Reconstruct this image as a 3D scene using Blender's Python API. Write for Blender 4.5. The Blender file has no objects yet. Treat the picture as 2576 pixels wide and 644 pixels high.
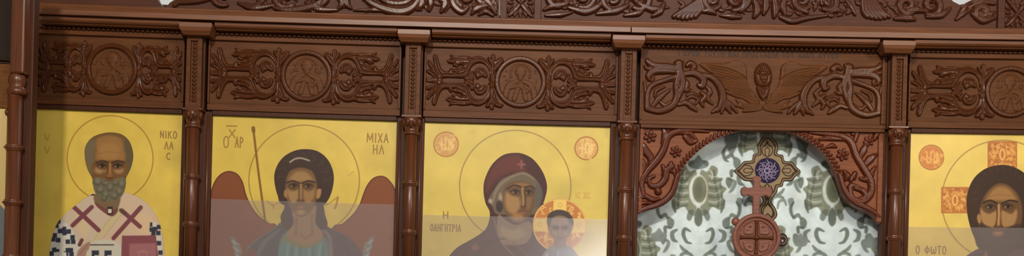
import bpy, math, random
import numpy as np
from mathutils import Matrix, Vector

# ------------------------------------------------------------------ camera, world, lights, exposure
sc = bpy.context.scene
COL = sc.collection
PI = math.pi
F, DIST, CAMZ, SHIFT, ROLL = 3000.0, 4.0, 1.52, 435.0, math.radians(1.52)
RT = Vector((math.cos(ROLL), 0, math.sin(ROLL)))
UP = Vector((-math.sin(ROLL), 0, math.cos(ROLL)))
CAM = Vector((0, -DIST, CAMZ))
cd = bpy.data.cameras.new('camera')
cam = bpy.data.objects.new('camera', cd); COL.objects.link(cam)
cd.sensor_width = 36.0; cd.lens = 36.0 * F / 2576.0; cd.shift_y = SHIFT / 2576.0
cam.matrix_world = Matrix(((RT.x, UP.x, 0, CAM.x), (RT.y, UP.y, -1, CAM.y), (RT.z, UP.z, 0, CAM.z), (0, 0, 0, 1)))
sc.camera = cam
sc.view_settings.view_transform = 'Standard'
sc.view_settings.look = 'None'
sc.view_settings.exposure = 0.0
sc.view_settings.gamma = 1.0
sc.view_settings.use_curve_mapping = False

w = bpy.data.worlds.new('world'); sc.world = w; w.use_nodes = True
bg = w.node_tree.nodes['Background']
bg.inputs[0].default_value = (1.0, 0.93, 0.84, 1); bg.inputs[1].default_value = 0.18


def area(name, loc, target, sx, sy, power, col):
    l = bpy.data.lights.new(name, 'AREA'); l.shape = 'RECTANGLE'; l.size = sx; l.size_y = sy
    l.energy = power; l.color = col
    o = bpy.data.objects.new(name, l); COL.objects.link(o); o.location = loc
    o.rotation_euler = (Vector(target) - Vector(loc)).to_track_quat('-Z', 'Y').to_euler()
    return o


area('key_lamp', (-0.55, -4.6, 3.7), (0, 0, 2.1), 0.16, 0.16, 112, (1.0, 0.90, 0.78))
area('window_light', (1.05, -8.0, 1.65), (0.6, 0, 2.0), 0.7, 0.9, 45, (0.98, 0.98, 1.0))
area('gallery_light', (0.56, -2.6, 3.12), (0.35, 0, 2.3), 1.1, 0.3, 20, (1.0, 0.95, 0.93))  # unseen strip light, added for the broad glare on the cornice
area('side_lamp', (2.3, -3.0, 2.7), (1.4, 0, 2.2), 0.4, 0.4, 26, (1.0, 0.84, 0.66))  # unseen fill, added to warm and brighten the right bay
area('apse_light', (0.2, 1.2, 4.2), (0.2, 2.4, 2.9), 3.0, 0.6, 72, (0.9, 0.97, 1.0))  # unseen fill, added to brighten the wall behind the screen
for bx_, by_, bz_ in ((0.0, -2.4, 3.5), (0.5, -2.7, 3.45), (1.0, -2.4, 3.5), (0.5, -2.1, 3.45), (-0.9, -3.0, 3.3), (1.7, -2.8, 3.3)):  # unseen point lights, added for small white glints on the glossy wood
    l = bpy.data.lights.new('chandelier_bulb', 'POINT'); l.energy = 4.5; l.color = (1.0, 0.88, 0.74); l.shadow_soft_size = 0.03
    o = bpy.data.objects.new('chandelier_bulb', l); COL.objects.link(o); o.location = (bx_, by_, bz_)

# ------------------------------------------------------------------ helpers
SAG = 0.0040          # added bow, middle lower than the ends, so long horizontals fit their image coordinates


def W(px, py, y=0.0):
    """photo point -> (x, z) on the vertical plane at depth y, in unsagged screen coordinates"""
    a = (px - 1288.0) / F; b = (322.0 - py + SHIFT) / F
    t = y + DIST
    X = CAM.x + t * (RT.x * a + UP.x * b)
    Z = CAM.z + t * (RT.z * a + UP.z * b)
    return X, Z - SAG * X * X


def proj(X, Z, y=0.0):
    """inverse of W for numpy arrays"""
    Zs = Z + SAG * X * X
    dx = (X - CAM.x) / (y + DIST); dz = (Zs - CAM.z) / (y + DIST)
    a = dx * RT.x + dz * RT.z; b = dx * UP.x + dz * UP.z
    return 1288.0 + a * F, 322.0 + SHIFT - b * F


def U(y): return (DIST + y) / F
def zc(py, y): return W(1288, py, y)[1]
def xc(px, py, y): return W(px, py, y)[0]


def lin(c):
    c = np.asarray(c, float) / 255.0
    return np.where(c <= 0.04045, c / 12.92, ((c + 0.055) / 1.055) ** 2.4)


def rgba(c): r = lin(c); return (float(r[0]), float(r[1]), float(r[2]), 1.0)


def tag(o, label=None, cat=None, group=None, kind=None):
    if label: o['label'] = label
    if cat: o['category'] = cat
    if group: o['group'] = group
    if kind: o['kind'] = kind
    return o


def thing(name, loc, label, cat, group=None):
    o = bpy.data.objects.new(name, None); COL.objects.link(o)
    o.empty_display_size = 0.05
    x, y, z = loc
    o.location = (x, y, z + SAG * x * x)
    return tag(o, label, cat, group)


def org(p):
    """world place of a thing, or of a part under a thing"""
    v = Vector((0, 0, 0))
    while p is not None: v += p.location; p = p.parent
    return v


class MB:
    """collects shapes in world coordinates; build() links them as ONE mesh object"""
    def __init__(s): s.v = []; s.f = []; s.sm = []

    def add(s, vs, fs, smooth=False):
        n = len(s.v); s.v += [tuple(p) for p in vs]
        s.f += [tuple(i + n for i in f) for f in fs]; s.sm += [smooth] * len(fs)
        return s

    def box(s, x0, x1, y0, y1, z0, z1, seg=None):
        n = seg or max(1, int((x1 - x0) / 0.12))
        return s.prism([(y0, z0), (y0, z1), (y1, z1), (y1, z0)], x0, x1, n)

    def prism(s, prof, x0, x1, n=None, smooth=False):
        """extrude a (y, z) profile along x"""
        n = n or max(1, int((x1 - x0) / 0.12)); m = len(prof); vs = []; fs = []
        for i in range(n + 1):
            x = x0 + (x1 - x0) * i / n
            vs += [(x, y, z) for y, z in prof]
        for i in range(n):
            for j in range(m):
                k = (j + 1) % m
                fs.append((i * m + j, i * m + k, (i + 1) * m + k, (i + 1) * m + j))
        fs.append(tuple(range(m))[::-1]); fs.append(tuple(n * m + j for j in range(m)))
        return s.add(vs, fs, smooth)

    def outline(s, pts, y0, y1):
        """an (x, z) outline given real thickness from y0 (front) to y1 (back)"""
        n = len(pts)
        vs = [(x, y0, z) for x, z in pts] + [(x, y1, z) for x, z in pts]
        fs = [tuple(range(n)), tuple(range(2 * n - 1, n - 1, -1))]
        fs += [(i, n + i, n + (i + 1) % n, (i + 1) % n) for i in range(n)]
        return s.add(vs, fs)

    def lathe(s, cx, cy, prof, n=28):
        """(r, z) profile turned about a vertical axis"""
        vs = []; fs = []; m = len(prof)
        for r, z in prof:
            vs += [(cx + r * math.cos(2 * PI * k / n), cy + r * math.sin(2 * PI * k / n), z) for k in range(n)]
        for i in range(m - 1):
            for k in range(n):
                q = (k + 1) % n
                fs.append((i * n + k, i * n + q, (i + 1) * n + q, (i + 1) * n + k))
        fs.append(tuple(range(n))[::-1]); fs.append(tuple((m - 1) * n + k for k in range(n)))
        return s.add(vs, fs, True)

    def ball(s, x, y, z, rx, ry, rz, n=10, m=6):
        vs = [(x, y, z + rz)]; fs = []
        for i in range(1, m):
            a = PI * i / m
            vs += [(x + rx * math.sin(a) * math.cos(2 * PI * k / n), y + ry * math.sin(a) * math.sin(2 * PI * k / n), z + rz * math.cos(a)) for k in range(n)]
        vs.append((x, y, z - rz)); L = len(vs) - 1
        for k in range(n):
            q = (k + 1) % n
            fs.append((0, 1 + k, 1 + q))
            for i in range(m - 2): fs.append((1 + i * n + k, 1 + (i + 1) * n + k, 1 + (i + 1) * n + q, 1 + i * n + q))
            fs.append((1 + (m - 2) * n + k, L, 1 + (m - 2) * n + q))
        return s.add(vs, fs, True)

    def build(s, name, mat, parent=None, bevel=0.0, sag=True, fixn=True):
        me = bpy.data.meshes.new(name)
        v = np.array(s.v, float)
        if sag: v[:, 2] += SAG * v[:, 0] ** 2
        if parent is not None: v -= np.array(org(parent))
        me.from_pydata(v.tolist(), [], s.f)
        me.polygons.foreach_set('use_smooth', s.sm)
        if fixn:
            import bmesh
            bm = bmesh.new(); bm.from_mesh(me); bmesh.ops.recalc_face_normals(bm, faces=bm.faces); bm.to_mesh(me); bm.free()
        me.materials.append(mat); me.update()
        o = bpy.data.objects.new(name, me); COL.objects.link(o)
        if parent is not None: o.parent = parent
        if bevel:
            b = o.modifiers.new('bevel', 'BEVEL'); b.width = bevel; b.segments = 2; b.limit_method = 'ANGLE'; b.angle_limit = math.radians(40)
        return o


def grid_mesh(name, mat, parent, X, Y, Z, keep=None, color=None, smooth=True):
    """X, Y, Z: 2-D vertex arrays (rows from top to bottom); keep: mask of cells; color: linear per-vertex colours"""
    nr, nc = X.shape
    if keep is None: keep = np.ones((nr - 1, nc - 1), bool)
    idx = np.arange(nr * nc).reshape(nr, nc)
    q = np.stack([idx[:-1, :-1], idx[1:, :-1], idx[1:, 1:], idx[:-1, 1:]], -1)[keep]
    used = np.zeros(nr * nc, bool); used[q.ravel()] = True
    remap = np.cumsum(used) - 1; q = remap[q]
    V = np.stack([X, Y, Z + SAG * X * X], -1).reshape(-1, 3)[used]
    if parent is not None: V = V - np.array(org(parent))
    me = bpy.data.meshes.new(name); nq = len(q)
    me.vertices.add(len(V)); me.vertices.foreach_set('co', V.ravel())
    me.loops.add(nq * 4); me.loops.foreach_set('vertex_index', q.ravel().astype(np.int32))
    me.polygons.add(nq); me.polygons.foreach_set('loop_start', np.arange(0, nq * 4, 4, dtype=np.int32))
    me.polygons.foreach_set('use_smooth', np.full(nq, smooth))
    me.update(calc_edges=True); me.validate()
    if color is not None:
        a = me.color_attributes.new('paint', 'FLOAT_COLOR', 'POINT')
        c = np.ones((len(V), 4), np.float32); c[:, :3] = color.reshape(-1, 3)[used]
        a.data.foreach_set('color', c.ravel())
    me.materials.append(mat)
    o = bpy.data.objects.new(name, me); COL.objects.link(o)
    if parent is not None: o.parent = parent
    return o


def smooth_path(pts, closed=False, step=3.0):
    P = np.array(pts, float); n = len(P)
    if n < 3 and not closed:
        L = max(2, int(np.hypot(*(P[-1] - P[0])) / step) + 1)
        t = np.linspace(0, 1, L)[:, None]
        return P[0] * (1 - t) + P[-1] * t, t[:, 0]
    out = []; ts = []
    m = n if closed else n - 1
    for i in range(m):
        if closed: p0, p1, p2, p3 = P[i - 1], P[i], P[(i + 1) % n], P[(i + 2) % n]
        else: p0, p1, p2, p3 = P[max(i - 1, 0)], P[i], P[i + 1], P[min(i + 2, n - 1)]
        k = max(2, int(np.hypot(*(p2 - p1)) / step) + 1)
        for j in range(k):
            t = j / k
            out.append(0.5 * ((2 * p1) + (-p0 + p2) * t + (2 * p0 - 5 * p1 + 4 * p2 - p3) * t * t + (-p0 + 3 * p1 - 3 * p2 + p3) * t ** 3))
            ts.append((i + t) / m)
    if not closed: out.append(P[-1]); ts.append(1.0)
    return np.array(out), np.array(ts)


# ---- carved relief: tapered strokes raised from a board, one height field per carved part
def St(pts, wd, h=1.0, groove=0.0):
    return (pts, wd, h, groove)


def Mass(pts, rad=9.0, h=1.0, sharp=False):
    """a filled pillow-shaped mass with the given outline"""
    return (pts, [rad], h, 'mass' if not sharp else 'sharp')


def Vein(pts, wd, depth=.5):
    return (pts, wd, depth, 'vein')


def mirror(strokes): return [([(-x, y) for x, y in p], wd, h, g) for p, wd, h, g in strokes]
def flip(strokes): return [([(x, -y) for x, y in p], wd, h, g) for p, wd, h, g in strokes]


def leaf(path, wd, lobes=4, h=1.0, spread=0.9):
    """an acanthus leaf: a grooved midrib and pairs of lobes sweeping forward"""
    P, T = smooth_path(path, step=2.0)
    out = [St(path, [wd * .45, wd * .5, wd * .12], h, .3)]
    n = len(P)
    for i in range(lobes):
        t = 0.08 + 0.72 * i / max(1, lobes - 1)
        k = min(n - 2, int(t * (n - 1)))
        d = P[min(n - 1, k + 2)] - P[max(0, k - 1)]; d = d / (np.hypot(*d) + 1e-6); nrm = np.array([-d[1], d[0]])
        L = wd * (1.35 - 0.75 * t)
        for s in (-1, 1):
            a = P[k]; b = a + d * L * .5 + nrm * s * L * .55 * spread; c = b + d * L * .55 + nrm * s * L * .12
            out.append(St([tuple(a), tuple(b), tuple(c)], [wd * .26, wd * .24, wd * .08], h * .85, .25))
    return out


def poly_dist(P, x, y):
    d = np.full(x.shape, 1e9); ins = np.zeros(x.shape, bool); n = len(P)
    for i in range(n):
        a = P[i]; b = P[(i + 1) % n]; ab = b - a
        t = np.clip(((x - a[0]) * ab[0] + (y - a[1]) * ab[1]) / (ab @ ab + 1e-9), 0, 1)
        d = np.minimum(d, (x - a[0] - t * ab[0]) ** 2 + (y - a[1] - t * ab[1]) ** 2)
        c = (a[1] > y) != (b[1] > y)
        ins ^= c & (x < a[0] + (y - a[1]) * ab[0] / (ab[1] if abs(ab[1]) > 1e-9 else 1e-9))
    d = np.sqrt(d)
    return np.where(ins, -d, d)


def relief(name, parent, mat, strokes, origin, y0, H, step=1.3, sink=0.002, fat=1.0):
    u = U(y0)
    allp = np.concatenate([np.array(p, float) for p, _, _, _ in strokes])
    wm = max(max(np.atleast_1d(wd)) for _, wd, _, _ in strokes) * fat * 1.25 + 4
    x0, y_0 = allp.min(0) - wm - 3; x1, y_1 = allp.max(0) + wm + 3
    gx = np.arange(x0, x1, step); gy = np.arange(y_1, y_0, -step)
    f = np.full((len(gy), len(gx)), -50.0); hh = np.zeros_like(f)
    vein = np.zeros_like(f)
    XX, YY = np.meshgrid(gx, gy)
    for pts, wd, h, g in strokes:
        if g in ('mass', 'sharp'):
            P = smooth_path(pts, True, 3.0)[0] if g == 'mass' else np.array(pts, float)
            sd = poly_dist(P, XX, YY) - (1.8 if g == 'mass' else 0)
            f = np.maximum(f, -sd)
            q = 1 - np.clip(-sd / wd[0], 0, 1)
            hh = np.maximum(hh, np.where(sd < 0, h * (1 - q ** 2.6) ** .5, 0))
            continue
        P, T = smooth_path(pts); wd = np.atleast_1d(np.array(wd, float)) * fat
        wv = np.interp(T, np.linspace(0, 1, len(wd)), wd) if len(wd) > 1 else np.full(len(T), wd[0])
        for i in range(len(P) - 1):
            a, b = P[i], P[i + 1]; m = max(wv[i], wv[i + 1]) + 4
            i0 = np.searchsorted(gx, min(a[0], b[0]) - m); i1 = np.searchsorted(gx, max(a[0], b[0]) + m)
            j0 = np.searchsorted(-gy, -(max(a[1], b[1]) + m)); j1 = np.searchsorted(-gy, -(min(a[1], b[1]) - m))
            if i1 <= i0 or j1 <= j0: continue
            xx, yy = np.meshgrid(gx[i0:i1], gy[j0:j1])
            ab = b - a; L2 = ab @ ab + 1e-9
            t = np.clip(((xx - a[0]) * ab[0] + (yy - a[1]) * ab[1]) / L2, 0, 1)
            d = np.hypot(xx - a[0] - t * ab[0], yy - a[1] - t * ab[1])
            ww = wv[i] + (wv[i + 1] - wv[i]) * t
            qq = np.clip(d / ww, 0, 1)
            if g == 'vein':
                vein[j0:j1, i0:i1] = np.maximum(vein[j0:j1, i0:i1], h * (1 - qq ** 2) ** 1.5)
                continue
            hv = h * (1 - qq ** 2.4) ** .6 * (1 - g * np.exp(-(qq / .3) ** 2)) * np.clip(0.45 + ww / 16, .45, 1)
            f[j0:j1, i0:i1] = np.maximum(f[j0:j1, i0:i1], ww - d)
            hh[j0:j1, i0:i1] = np.maximum(hh[j0:j1, i0:i1], hv)
    hh = hh * (1 - vein)
    inside = f > 0
    keep = inside[:-1, :-1] | inside[1:, :-1] | inside[:-1, 1:] | inside[1:, 1:]
    gyy, gxx = np.gradient(f, step)
    gyy = -gyy
    L = np.hypot(gxx, gyy) + 1e-6
    mv = np.where(~inside, np.clip(-f, 0, 1.5 * step), 0)
    XX = XX + gxx / L * mv; YY = YY + gyy / L * mv
    HH = np.where(inside, hh * H + 0.0006, -sink)
    return grid_mesh(name, mat, parent, origin[0] + XX * u, np.full_like(XX, y0) - HH, origin[1] + YY * u, keep)


def loc(pts, origin, y):
    """photo points -> a panel's own coordinates (photo-pixel sized units, x right, z up)"""
    u = U(y); out = []
    for px, py in pts:
        X, Z = W(px, py, y); out.append(((X - origin[0]) / u, (Z - origin[1]) / u))
    return out


def T(x0, y0, s, pts): return [(x0 + x / s, y0 + y / s) for x, y in pts]


# ---- painting on an icon or printing on cloth: a fine grid whose vertices carry the pigment
class Canvas:
    def __init__(s, x0, x1, z0, z1, y, base, step_px=1.15):
        u = U(y) * step_px; s.y = y
        nx = int((x1 - x0) / u) + 1; nz = int((z1 - z0) / u) + 1
        s.X, s.Z = np.meshgrid(np.linspace(x0, x1, nx), np.linspace(z1, z0, nz))
        s.PX, s.PY = proj(s.X, s.Z, y)
        s.c = np.zeros(s.X.shape + (3,)); s.c[:] = base
        s.fig = np.full(s.X.shape, 1e3)

    def win(s, P, m):
        x0, y0 = P.min(0) - m; x1, y1 = P.max(0) + m
        ok = (s.PX > x0) & (s.PX < x1) & (s.PY > y0) & (s.PY < y1)
        r = np.where(ok.any(1))[0]; c = np.where(ok.any(0))[0]
        if len(r) == 0: return None
        return slice(r[0], r[-1] + 1), slice(c[0], c[-1] + 1)

    def mix(s, w_, col, a):
        a = a[..., None]; s.c[w_] = s.c[w_] * (1 - a) + np.array(col, float) * a

    def poly_sdf(s, P, w_):
        x = s.PX[w_]; y = s.PY[w_]
        d = np.full(x.shape, 1e9); ins = np.zeros(x.shape, bool)
        n = len(P)
        for i in range(n):
            a = P[i]; b = P[(i + 1) % n]; ab = b - a
            t = np.clip(((x - a[0]) * ab[0] + (y - a[1]) * ab[1]) / (ab @ ab + 1e-9), 0, 1)
            d = np.minimum(d, (x - a[0] - t * ab[0]) ** 2 + (y - a[1] - t * ab[1]) ** 2)
            c = ((a[1] > y) != (b[1] > y))
            if c.any():
                xi = a[0] + (y - a[1]) * ab[0] / (ab[1] if abs(ab[1]) > 1e-9 else 1e-9)
                ins ^= c & (x < xi)
        d = np.sqrt(d)
        return np.where(ins, -d, d)

    def fill(s, pts, col, soft=1.6, a=1.0, smooth=True, fig=False):
        P = smooth_path(pts, True, 5.0)[0] if smooth else np.array(pts, float)
        w_ = s.win(P, soft + 4)
        if w_ is None: return
        sd = s.poly_sdf(P, w_)
        if fig: s.fig[w_] = np.minimum(s.fig[w_], sd)
        s.mix(w_, col, a * np.clip(.5 - sd / soft, 0, 1))

    def ell(s, cx, cy, rx, ry, col, soft=1.6, a=1.0, rot=0.0, fig=False):
        m = max(rx, ry)
        w_ = s.win(np.array([(cx - m, cy - m), (cx + m, cy + m)]), soft + 4)
        if w_ is None: return
        x = s.PX[w_] - cx; y = s.PY[w_] - cy; c_, s_ = math.cos(rot), math.sin(rot)
        xr = x * c_ + y * s_; yr = -x * s_ + y * c_
        r = np.sqrt((xr / rx) ** 2 + (yr / ry) ** 2); sd = (r - 1) * min(rx, ry)
        if fig: s.fig[w_] = np.minimum(s.fig[w_], sd)
        s.mix(w_, col, a * np.clip(.5 - sd / soft, 0, 1))

    def ring(s, cx, cy, r, wd, col, soft=1.6, a=1.0):
        w_ = s.win(np.array([(cx - r, cy - r), (cx + r, cy + r)]), wd + soft + 3)
        if w_ is None: return
        d = np.abs(np.hypot(s.PX[w_] - cx, s.PY[w_] - cy) - r) - wd / 2
        s.mix(w_, col, a * np.clip(.5 - d / soft, 0, 1))

    def line(s, pts, wd, col, soft=1.6, a=1.0, smooth=True):
        P, Tt = smooth_path(pts, step=4.0) if smooth else (np.array(pts, float), np.linspace(0, 1, len(pts)))
        wv = np.interp(Tt, np.linspace(0, 1, len(np.atleast_1d(wd))), np.atleast_1d(wd)) if np.ndim(wd) else np.full(len(P), wd)
        w_ = s.win(P, max(wv) + soft + 3)
        if w_ is None: return
        x = s.PX[w_]; y = s.PY[w_]; sd = np.full(x.shape, 1e9)
        for i in range(len(P) - 1):
            p, q = P[i], P[i + 1]; ab = q - p
            t = np.clip(((x - p[0]) * ab[0] + (y - p[1]) * ab[1]) / (ab @ ab + 1e-9), 0, 1)
            sd = np.minimum(sd, np.hypot(x - p[0] - t * ab[0], y - p[1] - t * ab[1]) - (wv[i] + (wv[i + 1] - wv[i]) * t) / 2)
        s.mix(w_, col, a * np.clip(.5 - sd / soft, 0, 1))

    def mottle(s, amp, scale, seed):
        rng = np.random.default_rng(seed); n = np.zeros(s.X.shape)
        for o, k in ((1, scale), (.5, scale / 2.3), (.3, scale / 5)):
            gx = int(np.ptp(s.PX) / k) + 3; gy = int(np.ptp(s.PY) / k) + 3
            g = rng.normal(size=(gy, gx))
            fx = (s.PX - s.PX.min()) / k; fy = (s.PY - s.PY.min()) / k
            ix = np.minimum(fx.astype(int), gx - 2); iy = np.minimum(fy.astype(int), gy - 2)
            tx = fx - ix; ty = fy - iy; tx = tx * tx * (3 - 2 * tx); ty = ty * ty * (3 - 2 * ty)
            n += o * (g[iy, ix] * (1 - tx) * (1 - ty) + g[iy, ix + 1] * tx * (1 - ty) + g[iy + 1, ix] * (1 - tx) * ty + g[iy + 1, ix + 1] * tx * ty)
        s.c *= (1 + amp * n)[..., None]

    def sheet(s, name, mat, parent, wave=None):
        Y = np.full(s.X.shape, s.y) if wave is None else s.y + wave(s.X, s.Z)
        return grid_mesh(name, mat, parent, s.X, Y, s.Z, None, lin(np.clip(s.c, 0, 255)))

    def figure(s, name, mat, parent, dy, wave=None):
        f = s.fig; ins = f < 0
        keep = ins[:-1, :-1] | ins[1:, :-1] | ins[:-1, 1:] | ins[1:, 1:]
        dx = s.X[0, 1] - s.X[0, 0]; dz = s.Z[0, 0] - s.Z[1, 0]
        gz, gx = np.gradient(f); gx = gx / dx; gz = -gz / dz
        px = U(s.y); L2 = gx * gx + gz * gz + 1e-9
        mv = np.where(~ins, np.clip(f, 0, 2.2), 0)
        X = s.X - gx / L2 * mv; Z = s.Z - gz / L2 * mv
        X = np.clip(X, s.X.min(), s.X.max()); Z = np.clip(Z, s.Z.min(), s.Z.max())
        Y = np.full(X.shape, s.y - dy) if wave is None else s.y - dy + wave(X, Z)
        return grid_mesh(name, mat, parent, X, Y, Z, keep, lin(np.clip(s.c, 0, 255)))


O_ = [(.5 + .42 * math.sin(a), .5 + .5 * math.cos(a)) for a in np.linspace(0, 2 * PI, 15)]
GLYPH = {'Ι': [[(.5, 0), (.5, 1)]], 'Ν': [[(.1, 0), (.1, 1)], [(.1, .95), (.9, .05)], [(.9, 0), (.9, 1)]], 'Κ': [[(.1, 0), (.1, 1)], [(.85, 1), (.15, .5)], [(.35, .6), (.9, 0)]],
         'Ο': [O_], 'Λ': [[(.05, 0), (.5, 1)], [(.5, 1), (.95, 0)]], 'Α': [[(.05, 0), (.5, 1)], [(.5, 1), (.95, 0)], [(.22, .35), (.78, .35)]], 'Χ': [[(.08, 0), (.92, 1)], [(.08, 1), (.92, 0)]],
         'Ϲ': [[(.85, .85), (.6, .98), (.3, .9), (.1, .5), (.3, .1), (.6, .02), (.85, .15)]], 'Ρ': [[(.15, 0), (.15, 1)], [(.15, .97), (.65, .95), (.85, .72), (.65, .5), (.15, .48)]],
         'Μ': [[(.06, 0), (.1, 1)], [(.1, 1), (.5, .25)], [(.5, .25), (.9, 1)], [(.9, 1), (.94, 0)]], 'Η': [[(.12, 0), (.12, 1)], [(.88, 0), (.88, 1)], [(.12, .5), (.88, .5)]],
         'Δ': [[(.05, .05), (.5, 1)], [(.5, 1), (.95, .05)], [(.05, .05), (.95, .05)]], 'Γ': [[(.15, 0), (.15, 1)], [(.15, .97), (.85, .97)]], 'Τ': [[(.5, 0), (.5, 1)], [(.05, .97), (.95, .97)]],
         'Φ': [[(.5, 0), (.5, 1)], [(.5 + .44 * math.sin(a), .5 + .27 * math.cos(a)) for a in np.linspace(0, 2 * PI, 15)]], 'Ω': [[(.1, .9), (.06, .4), (.22, .03), (.42, .15), (.5, .6)], [(.5, .6), (.58, .15), (.78, .03), (.94, .4), (.9, .9)]],
         'Ε': [[(.15, 0), (.15, 1)], [(.15, .97), (.85, .97)], [(.15, .5), (.7, .5)], [(.15, .03), (.85, .03)]], 'Υ': [[(.08, 1), (.5, .45)], [(.92, 1), (.5, .45)], [(.5, .45), (.5, 0)]],
         'Π': [[(.12, 0), (.12, 1)], [(.88, 0), (.88, 1)], [(.05, .97), (.95, .97)]], 'Σ': [[(.85, .97), (.1, .97)], [(.1, .97), (.5, .5)], [(.5, .5), (.1, .03)], [(.1, .03), (.88, .03)]], '–': [[(.0, .5), (1, .5)]]}
GW = {'Ι': .35, ' ': .5, 'Μ': 1.15, 'Ω': 1.15, 'Φ': 1.1}


def lettering(name, parent, mat, text, px, py, wpx, hpx, y, weight=1.5):
    """brush-drawn capitals, a hair proud of the surface they are written on"""
    gap = .28; tot = sum(GW.get(c, .8) for c in text) + gap * (len(text) - 1)
    k = wpx / tot; x = -wpx / 2; st = []
    for c in text:
        w_ = GW.get(c, .8) * k
        for p in GLYPH.get(c, []): st.append(St([(x + a * w_, (b - .5) * hpx) for a, b in p], [weight], .4))
        x += w_ + gap * k
    return relief(name, parent, mat, st, W(px, py, y), y, .0006, step=.6, sink=.0002)


# ------------------------------------------------------------------ materials
def new_mat(name):
    m = bpy.data.materials.new(name); m.use_nodes = True
    return m, m.node_tree.nodes, m.node_tree.links, m.node_tree.nodes['Principled BSDF']


def wood(name, c, rough=0.4, axis='x', var=0.22, coat=0.0, bump=0.15, spec=0.5):
    m, N, L, b = new_mat(name)
    tc = N.new('ShaderNodeTexCoord'); mp = N.new('ShaderNodeMapping')
    mp.inputs['Scale'].default_value = (2.5, 40, 40) if axis == 'x' else (40, 40, 2.5)
    no = N.new('ShaderNodeTexNoise'); no.inputs['Scale'].default_value = 3.0; no.inputs['Detail'].default_value = 6
    n2 = N.new('ShaderNodeTexNoise'); n2.inputs['Scale'].default_value = 2.2; n2.inputs['Detail'].default_value = 3
    L.new(tc.outputs['Object'], mp.inputs[0]); L.new(mp.outputs[0], no.inputs['Vector']); L.new(tc.outputs['Object'], n2.inputs['Vector'])
    r = N.new('ShaderNodeValToRGB'); c0 = np.array(rgba(c)[:3])
    r.color_ramp.elements[0].position = .3; r.color_ramp.elements[1].position = .7
    r.color_ramp.elements[0].color = tuple(c0 * (1 - var)) + (1,); r.color_ramp.elements[1].color = tuple(np.minimum(c0 * (1 + var), 1)) + (1,)
    L.new(no.outputs[0], r.inputs[0])
    r2 = N.new('ShaderNodeValToRGB')
    r2.color_ramp.elements[0].position = .3; r2.color_ramp.elements[1].position = .7
    r2.color_ramp.elements[0].color = (.86, .82, .80, 1); r2.color_ramp.elements[1].color = (1.12, 1.1, 1.06, 1)
    L.new(n2.outputs[0], r2.inputs[0])
    mx = N.new('ShaderNodeMix'); mx.data_type = 'RGBA'; mx.blend_type = 'MULTIPLY'; mx.inputs[0].default_value = 1
    L.new(r.outputs[0], mx.inputs[6]); L.new(r2.outputs[0], mx.inputs[7]); L.new(mx.outputs[2], b.inputs['Base Color'])
    bu = N.new('ShaderNodeBump'); bu.inputs['Strength'].default_value = bump; bu.inputs['Distance'].default_value = 0.002
    L.new(no.outputs[0], bu.inputs['Height']); L.new(bu.outputs[0], b.inputs['Normal'])
    b.inputs['Roughness'].default_value = rough; b.inputs['Specular IOR Level'].default_value = spec
    b.inputs['Coat Weight'].default_value = coat; b.inputs['Coat Roughness'].default_value = .18
    return m


def paint(name, rough, spec=0.4):
    m, N, L, b = new_mat(name)
    a = N.new('ShaderNodeAttribute'); a.attribute_name = 'paint'
    L.new(a.outputs['Color'], b.inputs['Base Color'])
    no = N.new('ShaderNodeTexNoise'); no.inputs['Scale'].default_value = 30; no.inputs['Detail'].default_value = 4
    bu = N.new('ShaderNodeBump'); bu.inputs['Strength'].default_value = .08; bu.inputs['Distance'].default_value = .001
    L.new(no.outputs[0], bu.inputs['Height']); L.new(bu.outputs[0], b.inputs['Normal'])
    b.inputs['Roughness'].default_value = rough; b.inputs['Specular IOR Level'].default_value = spec
    return m


def plain(name, c, rough=0.6, noise=0.06):
    m, N, L, b = new_mat(name)
    no = N.new('ShaderNodeTexNoise'); no.inputs['Scale'].default_value = 6; no.inputs['Detail'].default_value = 5
    r = N.new('ShaderNodeValToRGB'); c0 = np.array(rgba(c)[:3])
    r.color_ramp.elements[0].color = tuple(c0 * (1 - noise)) + (1,); r.color_ramp.elements[1].color = tuple(np.minimum(c0 * (1 + noise), 1)) + (1,)
    tc = N.new('ShaderNodeTexCoord'); L.new(tc.outputs['Object'], no.inputs['Vector'])
    L.new(no.outputs[0], r.inputs[0]); L.new(r.outputs[0], b.inputs['Base Color']); b.inputs['Roughness'].default_value = rough
    return m


M = {}
M['board'] = wood('frieze board wood', (94, 57, 30), .5, 'x', spec=.15)
M['frame'] = wood('frame wood', (94, 56, 29), .48, 'x', spec=.16)
M['rail'] = wood('cornice wood', (110, 66, 36), .42, 'x', spec=.6)
M['post'] = wood('post wood', (90, 50, 29), .3, 'z', spec=.42)
M['stile'] = wood('stile wood', (68, 36, 20), .5, 'z', spec=.22)
M['carve'] = wood('varnished carving wood', (80, 43, 21), .25, 'x', var=.18, bump=.008, spec=.17)
M['spandrel'] = wood('arch panel wood', (126, 74, 46), .45, 'x', spec=.18)
M['vine'] = wood('arch carving wood', (88, 41, 22), .24, 'x', var=.18, bump=.008, spec=.25)
M['crest'] = wood('crest wood', (80, 46, 31), .5, 'x', spec=.2)
M['crest_carve'] = wood('crest carving wood', (74, 41, 26), .27, 'x', var=.2, bump=.008, spec=.2)
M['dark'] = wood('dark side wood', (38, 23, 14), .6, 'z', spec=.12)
M['finial'] = wood('door finial wood', (126, 80, 66), .45, 'x', spec=.3)
M['finial_dark'] = wood('finial groove wood', (84, 44, 18), .5, 'x', spec=.25)
M['gold'] = paint('gilded ground', .36, .35)
M['paint'] = paint('egg tempera paint', .5, .3)
M['cloth'] = paint('damask cloth', .8, .15)
M['ink'] = plain('brown lettering', (152, 118, 48), .5)
M['cut'] = plain('carved lettering', (40, 22, 12), .6)
M['wall'] = plain('whitewashed plaster', (214, 214, 212), .9)
M['floor'] = plain('stone floor', (120, 100, 84), .5)


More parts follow.
